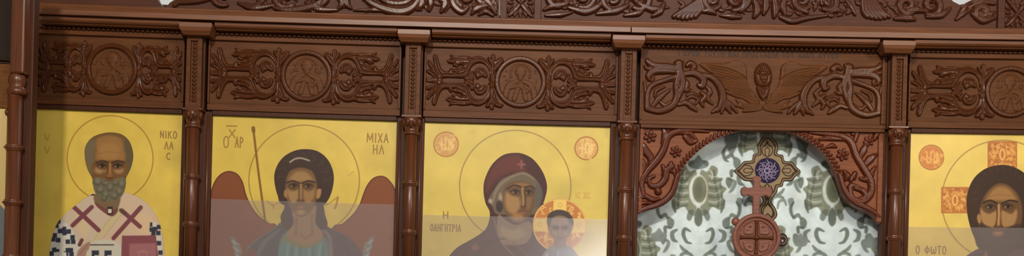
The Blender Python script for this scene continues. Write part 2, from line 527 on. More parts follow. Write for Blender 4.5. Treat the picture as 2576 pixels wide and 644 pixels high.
def glass_mat():
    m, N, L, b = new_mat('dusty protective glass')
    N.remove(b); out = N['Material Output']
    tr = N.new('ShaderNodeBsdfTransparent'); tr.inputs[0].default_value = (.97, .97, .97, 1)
    df = N.new('ShaderNodeBsdfDiffuse'); df.inputs[0].default_value = (.74, .66, .64, 1)  # pale diffuse share paints the haze of a bright room reflected in glass
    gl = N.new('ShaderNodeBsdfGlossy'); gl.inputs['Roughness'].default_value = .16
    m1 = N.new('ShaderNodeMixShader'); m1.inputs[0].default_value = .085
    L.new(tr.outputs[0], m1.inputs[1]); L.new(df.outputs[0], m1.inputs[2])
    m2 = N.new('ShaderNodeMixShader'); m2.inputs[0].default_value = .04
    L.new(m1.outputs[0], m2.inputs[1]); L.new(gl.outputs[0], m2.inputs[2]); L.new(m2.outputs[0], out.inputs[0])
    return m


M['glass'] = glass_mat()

# ------------------------------------------------------------------ the setting
def struct(o): return tag(o, kind='structure')


struct(MB().box(-3.2, 3.2, -6, 2.5, -.06, 0, 1).build('floor', M['floor'], sag=False))
struct(MB().box(-3.2, 3.2, 2.5, 2.6, 0, 5.0, 1).build('wall_back', M['wall'], sag=False))

# bays: photo x of the left and right edge of each opening, at the height of the icon tops
YI = 0.0                                   # face of the icons
ZI = zc(313.8, YI)                         # top of the icons
ZB = zc(716, YI)                           # foot of the icons
icon_x = [(78, 459.5), (535.5, 998.5), (1069, 1535), (2290, 2700)]
IX = [(xc(a, 320, 0), xc(b, 320, 0)) for a, b in icon_x]
XA, XB = xc(1607.5, 420, -.004), xc(2219, 420, -.004)          # the arched opening of the royal doors
post_px = [(485, IX[0][1], IX[1][0]), (1035.5, IX[1][1], IX[2][0]), (1577.5, IX[2][1], XA), (2259, XB, IX[3][0])]

# the panelled foot of the screen under the icons, down to the floor (below the photograph)
base = MB()
for a, b in ((xc(60, 700, 0), xc(1605, 700, 0)), (xc(2222, 700, 0), xc(2710, 700, 0))):
    base.box(a, b, -.012, .05, 0, ZB - .03)
    base.box(a, b, -.06, .06, 0, .12); base.box(a, b, -.05, .05, ZB - .03, ZB)
struct(base.build('wall_screen_foot', M['stile'], bevel=.003))

back = MB()
back.box(xc(84, 200, .04), xc(2700, 200, .04), .036, .05, zc(309, .04), zc(40, .04))
struct(back.build('wall_screen_back', M['stile']))

# ------------------------------------------------------------------ posts
YP = -0.05


def post(pc, pl, pr, rings, label):
    xm, _ = W(pc, 300, YP); xl, xr = pl + .0007, pr - .0007
    t = thing('carved_post', (xm, YP, ZB), label, 'post', 'carved posts between the bays of the screen')
    u = U(YP)
    zcap = zc(302, YP) ; ztop = zc(81, -.09)
    MB().box(xl, xr, -.012, .03, ZB, zc(304, -.012), 1).build('stile', M['stile'], t, .002)
    # bead mouldings along the stile edges
    mb = MB()
    for x in (xl + .012, xr - .012):
        mb.lathe(x, -.012, [(.0045, ZB + .001), (.0045, zc(312, -.012))], 10)
    mb.build('edge_bead', M['post'], t)
    MB().box(xm - 23 * u, xm + 23 * u, -.03, .03, zc(300, -.03), zc(84, -.03), 1).build('upper_stile', M['stile'], t, .002)
    # flat pilaster with a sunk inlay
    z0 = zc(297, YP); z1 = zc(116, YP); hw = 19.5 * u; iw = 9 * u
    mb = MB()
    for a, b in ((-hw, -iw), (iw, hw)): mb.box(xm + a, xm + b, YP - .006, -.028, z0, z1, 1)
    mb.box(xm - iw, xm + iw, YP + .003, -.028, z0, z1, 1)
    mb.box(xm - iw, xm + iw, YP - .006, -.028, z0, z0 + 14 * u, 1); mb.box(xm - iw, xm + iw, YP - .006, -.028, z1 - 12 * u, z1, 1)
    pil = mb.build('pilaster', M['frame'], t, .0012)
    mb = MB(); n = 15
    for i in range(n):
        z = z0 + 20 * u + (z1 - z0 - 38 * u) * i / (n - 1)
        mb.ball(xm, YP + .003, z, 5.5 * u, .0045, 4.6 * u)
    mb.build('pilaster_inlay', M['carve'], pil)
    # flared top and cap block
    mb = MB(); fl = []
    for k in range(7):
        a = k / 6; fl.append((19.5 + 6.5 * a ** 2, 118 - 9 * a))
    for (h0, p0), (h1, p1) in zip(fl, fl[1:]):
        za, zb = zc(p0, YP), zc(p1, YP)
        vs = []
        for h, z in ((h0, za), (h1, zb)):
            yy = YP - .006 - (h - 19.5) * u * .6
            vs += [(xm - h * u, yy, z), (xm + h * u, yy, z), (xm + h * u, -.028, z), (xm - h * u, -.028, z)]
        mb.add(vs, [(0, 1, 5, 4), (1, 2, 6, 5), (2, 3, 7, 6), (3, 0, 4, 7), (3, 2, 1, 0), (4, 5, 6, 7)])
    mb.build('neck', M['post'], t)
    yb = -.098; ub = U(yb); xb = W(pc + 5, 95, yb)[0]
    za, zb = zc(110, yb), zc(80, yb)
    pr_ = []
    mb = MB(); vs = []
    for hw_, dy, z in ((33, .016, za), (39, .004, za + (zb - za) * .35), (41.5, 0, za + (zb - za) * .6), (41.5, 0, zb)):
        vs += [(xb - hw_ * ub, yb + dy, z), (xb + hw_ * ub, yb + dy, z), (xb + hw_ * ub, -.03, z), (xb - hw_ * ub, -.03, z)]
    fs = [(3, 2, 1, 0), (12, 13, 14, 15)]
    for i in range(3):
        for k in range(4): fs.append((i * 4 + k, i * 4 + (k + 1) % 4, i * 4 + 4 + (k + 1) % 4, i * 4 + 4 + k))
    mb.add(vs, fs).build('cap_block', M['rail'], t, .002)
    # ledge and turned column with its capital
    MB().box(xm - 25 * u, xm + 25 * u, YP - .014, -.012, zc(303, YP), zc(297, YP), 1).build('ledge', M['post'], t, .0015)
    cyl = YP + .008
    zz = lambda p: zc(p, cyl)
    sh = 15.0 * u
    MB().lathe(xm, cyl, [(sh, ZB), (sh, zz(346))]).build('column_shaft', M['post'], t)
    cap = MB().lathe(xm, cyl, [(sh, zz(347)), (18.5 * u, zz(346)), (19.5 * u, zz(342.5)), (18 * u, zz(339)), (16 * u, zz(337.5)), (17.5 * u, zz(331)), (21.5 * u, zz(320)), (23 * u, zz(312)), (22 * u, zz(305)), (20 * u, zz(303))]).build('capital', M['post'], t)
    mb = MB()
    for a in (-1.15, -.42, .42, 1.15):                     # leaf drops on the capital
        mb.ball(xm + 21 * u * math.sin(a), cyl - 21 * u * math.cos(a), zz(316), 6 * u, 4 * u, 11 * u)
    mb.ball(xm, cyl - 22 * u, zz(322), 4 * u, 4 * u, 9 * u)
    mb.build('capital_leaves', M['carve'], cap)
    for p in rings:
        dz = W(pc, p, cyl)[1]
        r = [(15 * u, -8), (17.5 * u, -6), (16.6 * u, -4.5), (19.5 * u, -2.5), (20.3 * u, 0), (19.5 * u, 2.5), (16.6 * u, 4.5), (17.5 * u, 6), (15 * u, 8)]
        MB().lathe(xm, cyl, [(a, dz + b * u) for a, b in r]).build('ring', M['post'], t)
    return t


post(*post_px[0], (445, 565, 685), 'carved wooden post between the bishop icon and the winged archangel icon')
post(*post_px[1], (462, 585, 706), 'carved wooden post between the winged archangel icon and the mother and child icon')
post(*post_px[2], (478, 600, 722), 'carved wooden post between the mother and child icon and the curtained arch')
post(*post_px[3], (483, 599, 718), 'carved wooden post between the curtained arch and the icon of the long-haired bearded man')

# ------------------------------------------------------------------ cornice
YR = -0.09
xL, xR = xc(88, 40, YR), xc(2640, 90, YR)
t = thing('cornice', (0, YR, zc(104, YR)), 'long moulded brown wooden cornice running above the carved frieze panels', 'cornice')
xj = xc(1588, 60, YR)
zt, zm, zb = zc(44, YR), zc(60, YR), zc(74, YR)
MB().prism([(YR + .012, zm), (YR + .006, zt - .004), (YR + .012, zt), (0.02, zt), (0.02, zm)], xL, xR).build('upper_rail', M['rail'], t, .001)
MB().prism([(YR - .004, zb), (YR - .004, zm - .0015), (YR + .002, zm), (.02, zm), (.02, zb)], xL, xj - .0015).build('lower_rail', M['rail'], t, .001)
MB().prism([(YR + .0, zb), (YR + .0, zm), (.02, zm), (.02, zb)], xj + .0015, xR).build('lower_rail', M['rail'], t, .001)
zg = zc(79, -.07)
MB().box(xL, xR, -.05, .02, zg, zb).build('groove_strip', M['stile'], t)
yb = -.098
caps = [(W(p + 5, 95, yb)[0] - 44 * U(yb), W(p + 5, 95, yb)[0] + 44 * U(yb)) for p, _, _ in post_px]
ed = [xL] + [v for c in caps for v in c] + [xR]
for i in range(0, len(ed), 2):
    MB().prism([(-.076, zg), (-.074, zc(86, -.074)), (-.068, zc(91, -.068)), (-.058, zc(95, -.058)), (-.054, zc(98, -.054)), (.02, zc(98, -.054)), (.02, zg)], ed[i], ed[i + 1]).build('cove', M['rail'], t, .001)
pe = [W(p, 110, YP)[0] for p, _, _ in post_px]
pex = [xL] + [v for x in pe for v in (x - .037, x + .037)] + [xR]
for i in range(0, len(pex), 2):
    mb = MB(); a, b = pex[i] + .006, pex[i + 1] - .006; n = int((b - a) / (12 * U(-.03)))
    for k in range(n + 1):
        mb.ball(a + (b - a) * k / n, -.026, zc(106.5, -.03), 4.6 * U(-.03), .006, 3.2 * U(-.03), 8, 5)
    mb.build('bead_moulding', M['frame'], t)

# ------------------------------------------------------------------ frieze panels
YF = -0.006                                # sunk ground of the friezes


def frame_ring(x0, x1, z0, z1, wl, wr, wt, wb, yf, yb):
    mb = MB()
    mb.prism([(yf, z1 - wt + .002), (yf, z1), (yb, z1), (yb, z1 - wt), (yf + .006, z1 - wt)], x0, x1)
    mb.prism([(yf, z0), (yf, z0 + wb - .002), (yf + .006, z0 + wb), (yb, z0 + wb), (yb, z0)], x0, x1)
    mb.box(x0, x0 + wl, yf, yb, z0 + wb, z1 - wt, 1); mb.box(x1 - wr, x1, yf, yb, z0 + wb, z1 - wt, 1)
    return mb


def half_frieze(sx=1.0):
    """right half of the scroll design, from the tie beside the medallion to the end palm"""
    c = lambda pts: [((1300 + x / 3.067 - 1308 - 66) * sx + 66, -((y - 335) / 3.067)) for x, y in pts]
    tie = [Mass(c([(225, 340), (228, 285), (214, 250), (190, 222), (158, 178), (170, 150), (200, 160), (222, 175), (226, 140), (240, 124), (254, 142), (250, 178), (262, 160), (282, 150), (272, 180), (252, 220), (246, 280), (250, 340)]), 8, .95),
           Mass(c([(225, 340), (228, 400), (216, 440), (200, 480), (180, 505), (150, 512), (165, 532), (200, 528), (222, 518), (226, 540), (240, 552), (254, 540), (252, 512), (270, 536), (290, 530), (276, 500), (254, 460), (246, 400), (250, 340)]), 8, .95),
           Vein(c([(238, 330), (238, 230), (240, 140)]), [3, 3, 2], .4), Vein(c([(238, 350), (238, 450), (240, 540)]), [3, 3, 2], .4),
           Vein(c([(232, 240), (205, 205), (172, 165)]), [2.5, 2.5, 1.5], .4), Vein(c([(230, 470), (205, 505), (165, 522)]), [2.5, 2.5, 1.5], .4)]
    top = [Mass(c([(240, 325), (244, 270), (258, 220), (286, 178), (328, 152), (372, 147), (408, 156), (448, 148), (500, 147), (548, 152), (588, 140), (580, 166), (614, 186), (590, 204), (556, 202), (566, 222), (530, 226), (508, 214), (486, 208), (500, 236), (548, 246), (560, 262), (528, 270), (562, 276), (572, 244), (590, 252), (604, 272), (640, 266), (664, 244), (684, 198), (700, 148), (718, 142), (728, 170), (716, 208), (712, 232), (744, 204), (764, 184), (770, 204), (752, 240), (736, 262), (770, 258), (776, 276), (744, 294), (716, 308), (738, 318), (772, 320), (772, 336), (700, 340), (668, 334), (650, 318), (600, 311), (540, 313), (484, 313), (452, 304), (434, 262), (414, 222), (376, 196), (332, 192), (290, 212), (266, 252), (258, 300), (254, 325)]), 9, 1.0),
           Vein(c([(252, 280), (275, 215), (335, 172), (400, 180), (440, 225), (470, 280), (540, 295), (650, 296)]), [2.5, 4, 4, 4, 4, 4, 3.5, 3], .42),
           Vein(c([(410, 176), (480, 172), (550, 178), (600, 188)]), [3.5, 4, 4, 2], .5), Vein(c([(450, 160), (510, 158), (570, 158)]), [2, 3, 2], .4),
           Vein(c([(455, 205), (500, 222), (548, 216)]), [3, 3.5, 2], .4), Vein(c([(470, 245), (510, 260), (550, 256)]), [3, 3.5, 2], .4),
           Vein(c([(655, 305), (690, 255), (705, 200), (712, 155)]), [3, 4, 4, 2], .5), Vein(c([(690, 300), (725, 250), (760, 200)]), [3, 3.5, 2], .45), Vein(c([(695, 318), (735, 285), (770, 268)]), [3, 3.5, 2], .45), Vein(c([(690, 330), (730, 328), (768, 328)]), [2, 3, 2], .4),
           Mass(c([(284, 296), (296, 256), (330, 232), (366, 236), (386, 262), (380, 296), (366, 318), (348, 306), (322, 296), (300, 306)]), 7, .8),
           Vein(c([(298, 290), (320, 258), (352, 250), (372, 280)]), [2, 3.5, 3.5, 2], .5), Vein(c([(330, 290), (350, 276), (360, 262)]), [1.5, 2.5, 1.5], .4),
           Mass(c([(398, 268), (412, 266), (428, 296), (470, 318), (452, 332), (412, 332), (394, 322), (402, 300)]), 6, .8), Vein(c([(404, 280), (416, 310), (450, 324)]), [1.5, 2.5, 1.5], .4),
           St(c([(250, 332), (262, 320), (270, 312)]), [4, 4, 2], .6)]
    dn = flip([(p, wd, h, g) for p, wd, h, g in top])
    core = [St(c([(672, 338), (705, 338)]), [8, 6], .9)]
    return tie, top + dn + core


def medallion(sc_=1.0, seed=0):
    rnd = random.Random(seed)
    ringp = [(59 * math.cos(a), 59 * math.sin(a)) for a in np.linspace(0, 2 * PI, 41)]
    ring = [St(ringp, [7.0], 1.0, .35)]
    fig = [St([(0, 26), (0, 27)], [15], .75), St([(0, 22), (0, 10)], [8, 8], .7)]
    halo = [(25 * math.cos(a), 22 + 25 * math.sin(a)) for a in np.linspace(-.4, PI + .4, 18)]
    fig += [St(halo, [3.4], .55)]
    fig += [St([(-38, -38), (-28, -8), (-8, 2)], [9, 8, 5], .7, .3), St([(38, -38), (28, -8), (8, 2)], [9, 8, 5], .7, .3),
            St([(-14, -42), (-6, -18), (2, -4)], [7, 6, 4], .65, .3), St([(15, -42), (8, -18), (2, -4)], [7, 6, 4], .65, .3),
            St([(-24, -14), (-6, -10), (10, -16)], [6, 6, 4], .8), St([(14, -26), (24, -14), (22, 0)], [5, 5, 3], .8)]
    for k in range(8):
        x = rnd.choice((-1, 1)) * rnd.uniform(26, 42); z = rnd.uniform(2, 28)
        fig.append(St([(x, z), (x + rnd.uniform(-5, 5), z + rnd.uniform(-7, 7))], [2.4], .5))
    return [(p, wd, h, g) for p, wd, h, g in ring], fig


def frieze(bay, px0, px1, cpx, cpy, label, seed, whole=True):
    yf = -.024
    x0 = xc(px0, 200, yf); x1 = xc(px1, 200, yf)
    z0 = zc(299, yf); z1 = zc(105, yf)
    cx, _ = W(cpx, cpy, YF); cz = zc(206.5, YF)
    t = thing('frieze_panel', ((x0 + x1) / 2, yf, z0), label, 'carved panel', 'carved frieze panels over the icons')
    u = U(YF)
    MB().box(x0 + .004, x1 - .004, YF, .03, z0 + .004, z1 - .004).build('board', M['board'], t)
    frame_ring(x0, x1, z0, z1, 4.5 * u, 6 * u, 18 * u, 18 * u, yf + .006, .03).build('frame_moulding', M['frame'], t, .0015)
    MB().prism([(yf - .002, z1 - 3.5 * u), (yf - .002, z1 - 1 * u), (yf + .01, z1 - 1 * u), (yf + .01, z1 - 3.5 * u)], x0, x1).build('fillet', M['frame'], t)
    MB().box(IX[bay][0], IX[bay][1], -.014, .03, ZI + .0005, z0 - .001).build('lower_rail', M['stile'], t, .0015)
    r, fg = medallion(1, seed)
    o = (cx, cz)
    mr = relief('medallion', t, M['carve'], r, o, YF, .013)
    relief('medallion_figure', mr, M['board'], fg, o, YF, .007)
    hw = (x1 - cx) / u - 8
    for s in ((-1, 1) if whole else (-1,)):
        hw = ((x1 - cx) if s > 0 else (cx - x0)) / u - 9
        tie, scr = half_frieze((hw - 66) / (251 - 8 - 66.0))
        for nm, st in (('leaf_tie', tie), ('scroll_carving', scr)):
            relief(nm, t, M['carve'], st if s > 0 else mirror(st), o, YF, .012)
    return t


frieze(0, 86, 461, 282, 174, 'carved wooden frieze panel with round medallion above the bishop icon', 1)
frieze(1, 521, 1008, 771, 190, 'carved wooden frieze panel with round medallion above the winged archangel icon', 2)
frieze(2, 1066, 1555, 1309, 207, 'carved wooden frieze panel with round medallion above the mother and child icon', 3)
frieze(3, 2289, 2790, 2541, 236, 'carved wooden frieze panel cut by the right edge, above the long-haired bearded man', 4, True)

# ---- wide frieze over the royal doors: winged head between scrolls, an inscription above
yf = -.024
x0 = xc(1611, 200, yf); x1 = xc(2233, 205, yf); z0 = zc(303, yf); z1 = zc(105, yf); u = U(YF)
t = thing('frieze_panel', ((x0 + x1) / 2, yf, z0), 'wide carved wooden frieze panel with a winged head above the curtained arch', 'carved panel', 'carved frieze panels over the icons')
MB().box(x0 + .004, x1 - .004, YF, .03, z0 + .004, z1 - .004).build('board', M['board'], t)
frame_ring(x0, x1, z0, z1, 5 * u, 12 * u, 5 * u, 11 * u, yf + .006, .03).build('frame_moulding', M['frame'], t, .0015)
O = W(1919.5, 215, YF)
R = lambda pts: loc(T(1600, 110, 3.22, pts), O, YF)
half = [St(R([(88, 525), (92, 410), (130, 340), (240, 295), (345, 262)]), [7, 6, 6, 5.5, 5], 1, .2),
        St(R([(88, 525), (190, 545), (290, 505), (330, 430), (325, 340), (350, 235)]), [7, 7.5, 8, 8, 7, 8], 1, .2),
        St(R([(130, 515), (190, 440), (275, 370)]), [4, 7, 3], .8, .3), St(R([(190, 470), (240, 500), (285, 465)]), [3, 6, 3], .7, .2),
        St(R([(150, 430), (165, 380), (230, 350)]), [3, 5, 3], .7), St(R([(300, 290), (240, 300), (200, 318)]), [4, 5, 2], .7),
        St(R([(350, 205), (250, 190), (150, 178), (95, 148), (92, 128)]), [8, 9, 7, 6, 4], 1, .3),
        St(R([(330, 225), (220, 215), (140, 225), (100, 260), (105, 288)]), [6, 9, 9, 7, 5], 1, .3),
        St(R([(120, 205), (85, 200), (65, 180)]), [6, 5, 2], .8), St(R([(130, 260), (140, 285), (125, 300)]), [5, 4, 3], .7),
        St(R([(345, 165), (352, 215), (378, 320), (345, 430)]), [10, 9, 8, 6], 1, .2),
        St(R([(318, 155), (345, 170), (375, 150)]), [4, 7, 4], .9),
        St(R([(385, 248), (470, 240), (540, 285), (535, 345), (505, 335)]), [6, 8, 9, 7, 5], 1, .25),
        St(R([(410, 180), (440, 160), (470, 185), (450, 215)]), [5, 7, 8, 5], .9),
        St(R([(520, 255), (610, 275), (680, 350), (700, 450), (655, 545)]), [6, 7, 9, 9, 4], 1, .25),
        St(R([(705, 470), (700, 520), (690, 562)]), [6, 6, 3], .9, .2), St(R([(712, 470), (740, 520), (765, 560)]), [6, 6, 3], .9, .2),
        St(R([(715, 455), (770, 500), (815, 555)]), [5, 6, 3], .85, .2), St(R([(690, 480), (650, 530), (615, 558)]), [5, 5, 3], .8),
        St(R([(395, 290), (415, 330), (400, 380), (440, 370)]), [4, 6, 5, 3], .8), St(R([(345, 495), (400, 480), (450, 510), (490, 545)]), [4, 6, 7, 3], .9, .25),
        St(R([(410, 420), (460, 405), (510, 425)]), [3, 5, 3], .75), St(R([(410, 450), (455, 430), (500, 455), (480, 490)]), [3, 4, 4, 3], .7),
        St(R([(530, 400), (560, 430), (530, 470), (545, 510)]), [5, 7, 6, 3], .8), St(R([(570, 350), (600, 390), (575, 440), (620, 490)]), [4, 6, 6, 3], .75, .2),
        St(R([(70, 315), (75, 400), (72, 500)]), [4, 4, 3], .6)]
for nm, st in (('scroll_carving', half), ('scroll_carving', mirror(half))):
    relief(nm, t, M['carve'], st, O, YF, .013, fat=1.25)
wing = [Mass(R([(515, 168), (560, 160), (640, 164), (710, 162), (770, 150), (835, 150), (872, 185), (880, 250), (886, 320), (912, 378), (965, 430), (1000, 470), (975, 492), (920, 482), (868, 446), (815, 436), (770, 418), (735, 398), (760, 380), (705, 362), (672, 320), (700, 316), (640, 282), (612, 256), (640, 250), (580, 222), (545, 196)]), 10, .62),
        Mass(R([(1010, 500), (960, 495), (900, 492), (850, 480), (808, 452), (830, 490), (800, 500), (850, 522), (880, 530), (862, 552), (930, 550), (985, 540), (1015, 530)]), 8, .6)]
for k in range(9):
    a = k / 8
    wing.append(Vein(R([(985 - 60 * a, 476 - 130 * a), (880 - 20 * a, 436 - 170 * a), (790 - 50 * a, 400 - 190 * a), (700 - 130 * a, 356 - 180 * a)]), [2, 3.4, 3.4, 2], .55))
for k in range(3): wing.append(Vein(R([(1005, 505 + 12 * k), (930, 505 + 16 * k), (860, 495 + 16 * k)]), [2, 3, 2], .5))
wing += [St(R([(765, 152), (830, 152), (872, 190), (876, 260), (886, 330), (920, 385), (985, 440)]), [3, 5, 6.5, 7, 7, 6, 4], .95, .2)]
for st in (wing, mirror(wing)): relief('wing', t, M['board'], st, O, YF, .013)
hd = [Mass(R([(968, 318), (960, 268), (966, 215), (992, 175), (1028, 160), (1064, 175), (1090, 215), (1096, 268), (1088, 318), (1064, 346), (1028, 352), (992, 346)]), 13, .85)]
for k in range(9):
    a = PI * (k + .5) / 9; hd.append(Vein(R([(1028 - 34 * math.cos(a), 262 - 44 * math.sin(a)), (1028 - 62 * math.cos(a), 262 - 96 * math.sin(a))]), [2.2, 2.2], .5))
hd += [Mass(R([(978, 352), (1028, 366), (1078, 352), (1068, 400), (1048, 438), (1028, 458), (1008, 438), (988, 400)]), 9, .7), Vein(R([(1028, 366), (1028, 450)]), [2.5, 2], .5), Vein(R([(1000, 370), (1020, 430)]), [2, 2], .4), Vein(R([(1056, 370), (1036, 430)]), [2, 2], .4)]
hp = relief('winged_head', t, M['carve'], hd, O, YF, .017)
fcs = [Mass(R([(996, 268), (1002, 236), (1028, 224), (1054, 236), (1060, 268), (1052, 304), (1028, 326), (1004, 304)]), 9, 1.0), St(R([(1028, 255), (1028, 284)]), [2.2, 3.2], 1.2), Vein(R([(1006, 262), (1022, 262)]), [3, 3], .5), Vein(R([(1034, 262), (1050, 262)]), [3, 3], .5), Vein(R([(1016, 302), (1040, 302)]), [2, 2], .4)]
relief('face', hp, M['carve'], fcs, O, YF - .008, .012)
lettering('inscription', t, M['cut'], 'Ι ΕΡΟΝ ΤΟΥΤΟ ΚΑΙ ΠΡΟΣΤΑΣΙΑ ΤΟΥ ΛΑΟΥ ΑΥΤΟΥ', 1908, 137, 404, 13, YF, 1.4)

# ------------------------------------------------------------------ arch panel over the royal doors
YA = -0.004
def oa(pts): return [W(x, y, YA) for x, y in pts]
archL = [(1602, 541), (1616, 533), (1640, 526), (1662, 517), (1680, 503), (1692, 484), (1700, 456), (1712, 432), (1734, 403), (1760, 378), (1792, 355), (1830, 338), (1875, 327), (1920, 323)]
archR = [(1966, 327), (2008, 340), (2040, 358), (2068, 382), (2090, 410), (2105, 440), (2114, 468), (2124, 492), (2142, 513), (2168, 527), (2190, 538), (2206, 552), (2215, 563)]
arch = smooth_path(archL + archR, step=7)[0].tolist()
xa, xb = XA, XB
za = z0 - .0008
ol = [(max(min(x, xb), xa), z) for x, z in oa(arch)]
ol[0] = (xa, ol[0][1]); ol[-1] = (xb, ol[-1][1])
nseg = 10
top = [(xb + (xa - xb) * i / nseg, za) for i in range(nseg + 1)]
t = thing('arch_panel', ((xa + xb) / 2, YA, W(1700, 545, YA)[1]), 'arched wooden panel with carved vines hanging over the patterned curtain', 'carved panel')
MB().outline(ol + top, YA, YA + .035).build('board', M['spandrel'], t)
MB().box(xa, xb, -.022, .03, za - 9 * U(-.02), za).build('top_rail', M['frame'], t, .0015)
MB().box(xa, xa + 9 * u, -.014, .0, W(1612, 536, YA)[1], za - .013, 1).build('side_bead', M['spandrel'], t, .002)
MB().box(xb - 12 * u, xb, -.014, .0, W(2214, 560, YA)[1], za - .013, 1).build('side_bead', M['spandrel'], t, .002)
OA = W(1919.5, 400, YA)
# rope edge following the arch, with thicker plain scrolled ends
A_ = np.array(arch); seg = np.hypot(*np.diff(A_, axis=0).T); cum = np.concatenate([[0], np.cumsum(seg)])
def along(s_): return np.array([np.interp(s_, cum, A_[:, 0]), np.interp(s_, cum, A_[:, 1])])
sl = np.interp(0, [0, 1], [0, 0])
rope = []
s0 = cum[np.argmin(np.hypot(A_[:, 0] - 1704, A_[:, 1] - 446))]; s1 = cum[np.argmin(np.hypot(A_[:, 0] - 2107, A_[:, 1] - 446))]
s_ = s0
while s_ < s1:
    p = along(s_); q = along(s_ + 1); d = (q - p) / np.hypot(*(q - p)); n_ = np.array([d[1], -d[0]])
    a = p + n_ * 4 - d * 3; b = p + n_ * 13 + d * 3
    rope.append(St(loc([a, b], OA, YA), [4.2, 3.6], .75)); s_ += 10.5
relief('rope_edge', t, M['vine'], rope, OA, YA, .012)
edge = lambda s_: along(s_)
L1 = [tuple(along(v) + np.array([2, -7])) for v in np.linspace(8, s0 - 2, 10)]
R1 = [tuple(along(v) + np.array([0, -8])) for v in np.linspace(s1 + 2, cum[-1] - 12, 10)]
relief('scrolled_edge', t, M['vine'], [St(loc(L1, OA, YA), [6, 8, 9, 9, 8, 7], .9, .2)], OA, YA, .015)
relief('scrolled_edge', t, M['vine'], [St(loc([(x + 3, y) for x, y in R1], OA, YA), [7, 8, 9, 9, 8, 6], .9, .2)], OA, YA, .015)
Q = lambda pts: loc(T(1590, 300, 2.477, pts), OA, YA)
def flower(c, r):
    st = [St([c, (c[0] + .5, c[1])], [r * .42], 1.1)]
    for k in range(6):
        a = k * PI / 3 + .3
        st.append(St([(c[0] + .3 * r * math.cos(a), c[1] + .3 * r * math.sin(a)), (c[0] + .8 * r * math.cos(a), c[1] + .8 * r * math.sin(a))], [r * .32, r * .28], .9, .3))
    return st
vl = [St(Q([(70, 470), (58, 400), (90, 330), (150, 262), (195, 190), (222, 112), (275, 78), (360, 66), (475, 78)]), [6, 7, 7, 8, 8, 8, 7, 7, 3], 1, .25),
      St(Q([(275, 85), (340, 82), (395, 118)]), [5, 7, 3], .9, .25), St(Q([(330, 110), (365, 140), (405, 132)]), [6, 8, 3], .8, .25),
      St(Q([(195, 60), (205, 100), (185, 150)]), [4, 8, 3], .85, .3), St(Q([(70, 160), (90, 205), (115, 240), (105, 280)]), [5, 9, 8, 3], .9, .3),
      St(Q([(60, 250), (75, 285), (60, 320)]), [4, 6, 3], .7, .2), St(Q([(110, 300), (70, 340), (85, 390)]), [4, 6, 3], .7),
      St(Q([(255, 290), (215, 320), (205, 370), (170, 410), (120, 415), (105, 375), (135, 355)]), [5, 8, 8, 7, 6, 5, 4], 1, .25),
      St(Q([(160, 445), (162, 452)]), [8, 8], .9), St(Q([(245, 270), (230, 305), (250, 330)]), [4, 6, 3], .9), St(Q([(190, 290), (200, 320), (190, 350)]), [4, 6, 3], .8),
      St(Q([(40, 492), (80, 478), (130, 500), (170, 495)]), [5, 6, 6, 3], .9, .2), St(Q([(40, 530), (80, 520), (120, 525)]), [5, 5, 2], .8)]
vl += flower(Q([(112, 108)])[0], 15) + flower(Q([(272, 202)])[0], 14)
relief('vine_carving', t, M['vine'], vl, OA, YA, .014, fat=1.25)
Q = lambda pts: loc(T(2000, 310, 2.477, pts), OA, YA)
vr = [St(Q([(88, 58), (190, 66), (290, 82), (348, 122), (378, 200), (425, 280), (470, 360), (468, 440), (415, 488), (352, 465), (345, 390), (405, 405)]), [3, 6, 7, 8, 8, 8, 8, 8, 7, 7, 6, 4], 1, .25),
      St(Q([(150, 100), (230, 95), (320, 100)]), [3, 6, 5], .85, .2), St(Q([(355, 70), (385, 60), (372, 110)]), [4, 6, 5], .8), St(Q([(400, 220), (425, 170), (440, 130)]), [5, 8, 4], .9, .3),
      St(Q([(430, 270), (465, 225), (505, 195)]), [5, 9, 3], .9, .3), St(Q([(480, 330), (480, 300), (500, 270)]), [4, 6, 3], .7), St(Q([(305, 300), (325, 330), (310, 355)]), [4, 8, 3], .85),
      St(Q([(345, 360), (372, 315), (368, 345)]), [4, 6, 4], .85), St(Q([(405, 345), (440, 350), (450, 330)]), [4, 7, 3], .8), St(Q([(370, 405), (420, 420), (440, 460), (400, 470)]), [4, 7, 7, 4], 1.0, .2),
      St(Q([(200, 150), (230, 140), (255, 150)]), [3, 6, 3], .7), St(Q([(490, 100), (505, 75), (520, 65)]), [5, 7, 4], 1.0)]
vr += flower(Q([(296, 196)])[0], 15) + flower(Q([(458, 112)])[0], 13)
relief('vine_carving', t, M['vine'], vr, OA, YA, .014, fat=1.25)

# ------------------------------------------------------------------ curtain with its embroidered cross
YC = 0.10
cxa, cxb = xc(1560, 450, YC), xc(2262, 450, YC)
czt, czb = zc(300, YC), zc(740, YC)
folds = lambda X, Z: .007 * np.sin(X * 19 + 1.0) + .004 * np.sin(X * 43 + 2.0) + .002 * np.sin(X * 75 + Z * 3)
cv = Canvas(cxa, cxb, czb, czt, YC, (213, 230, 232), 1.3)
G1, G2, G3, PALE = (92, 102, 92), (118, 132, 130), (126, 131, 108), (226, 233, 230)


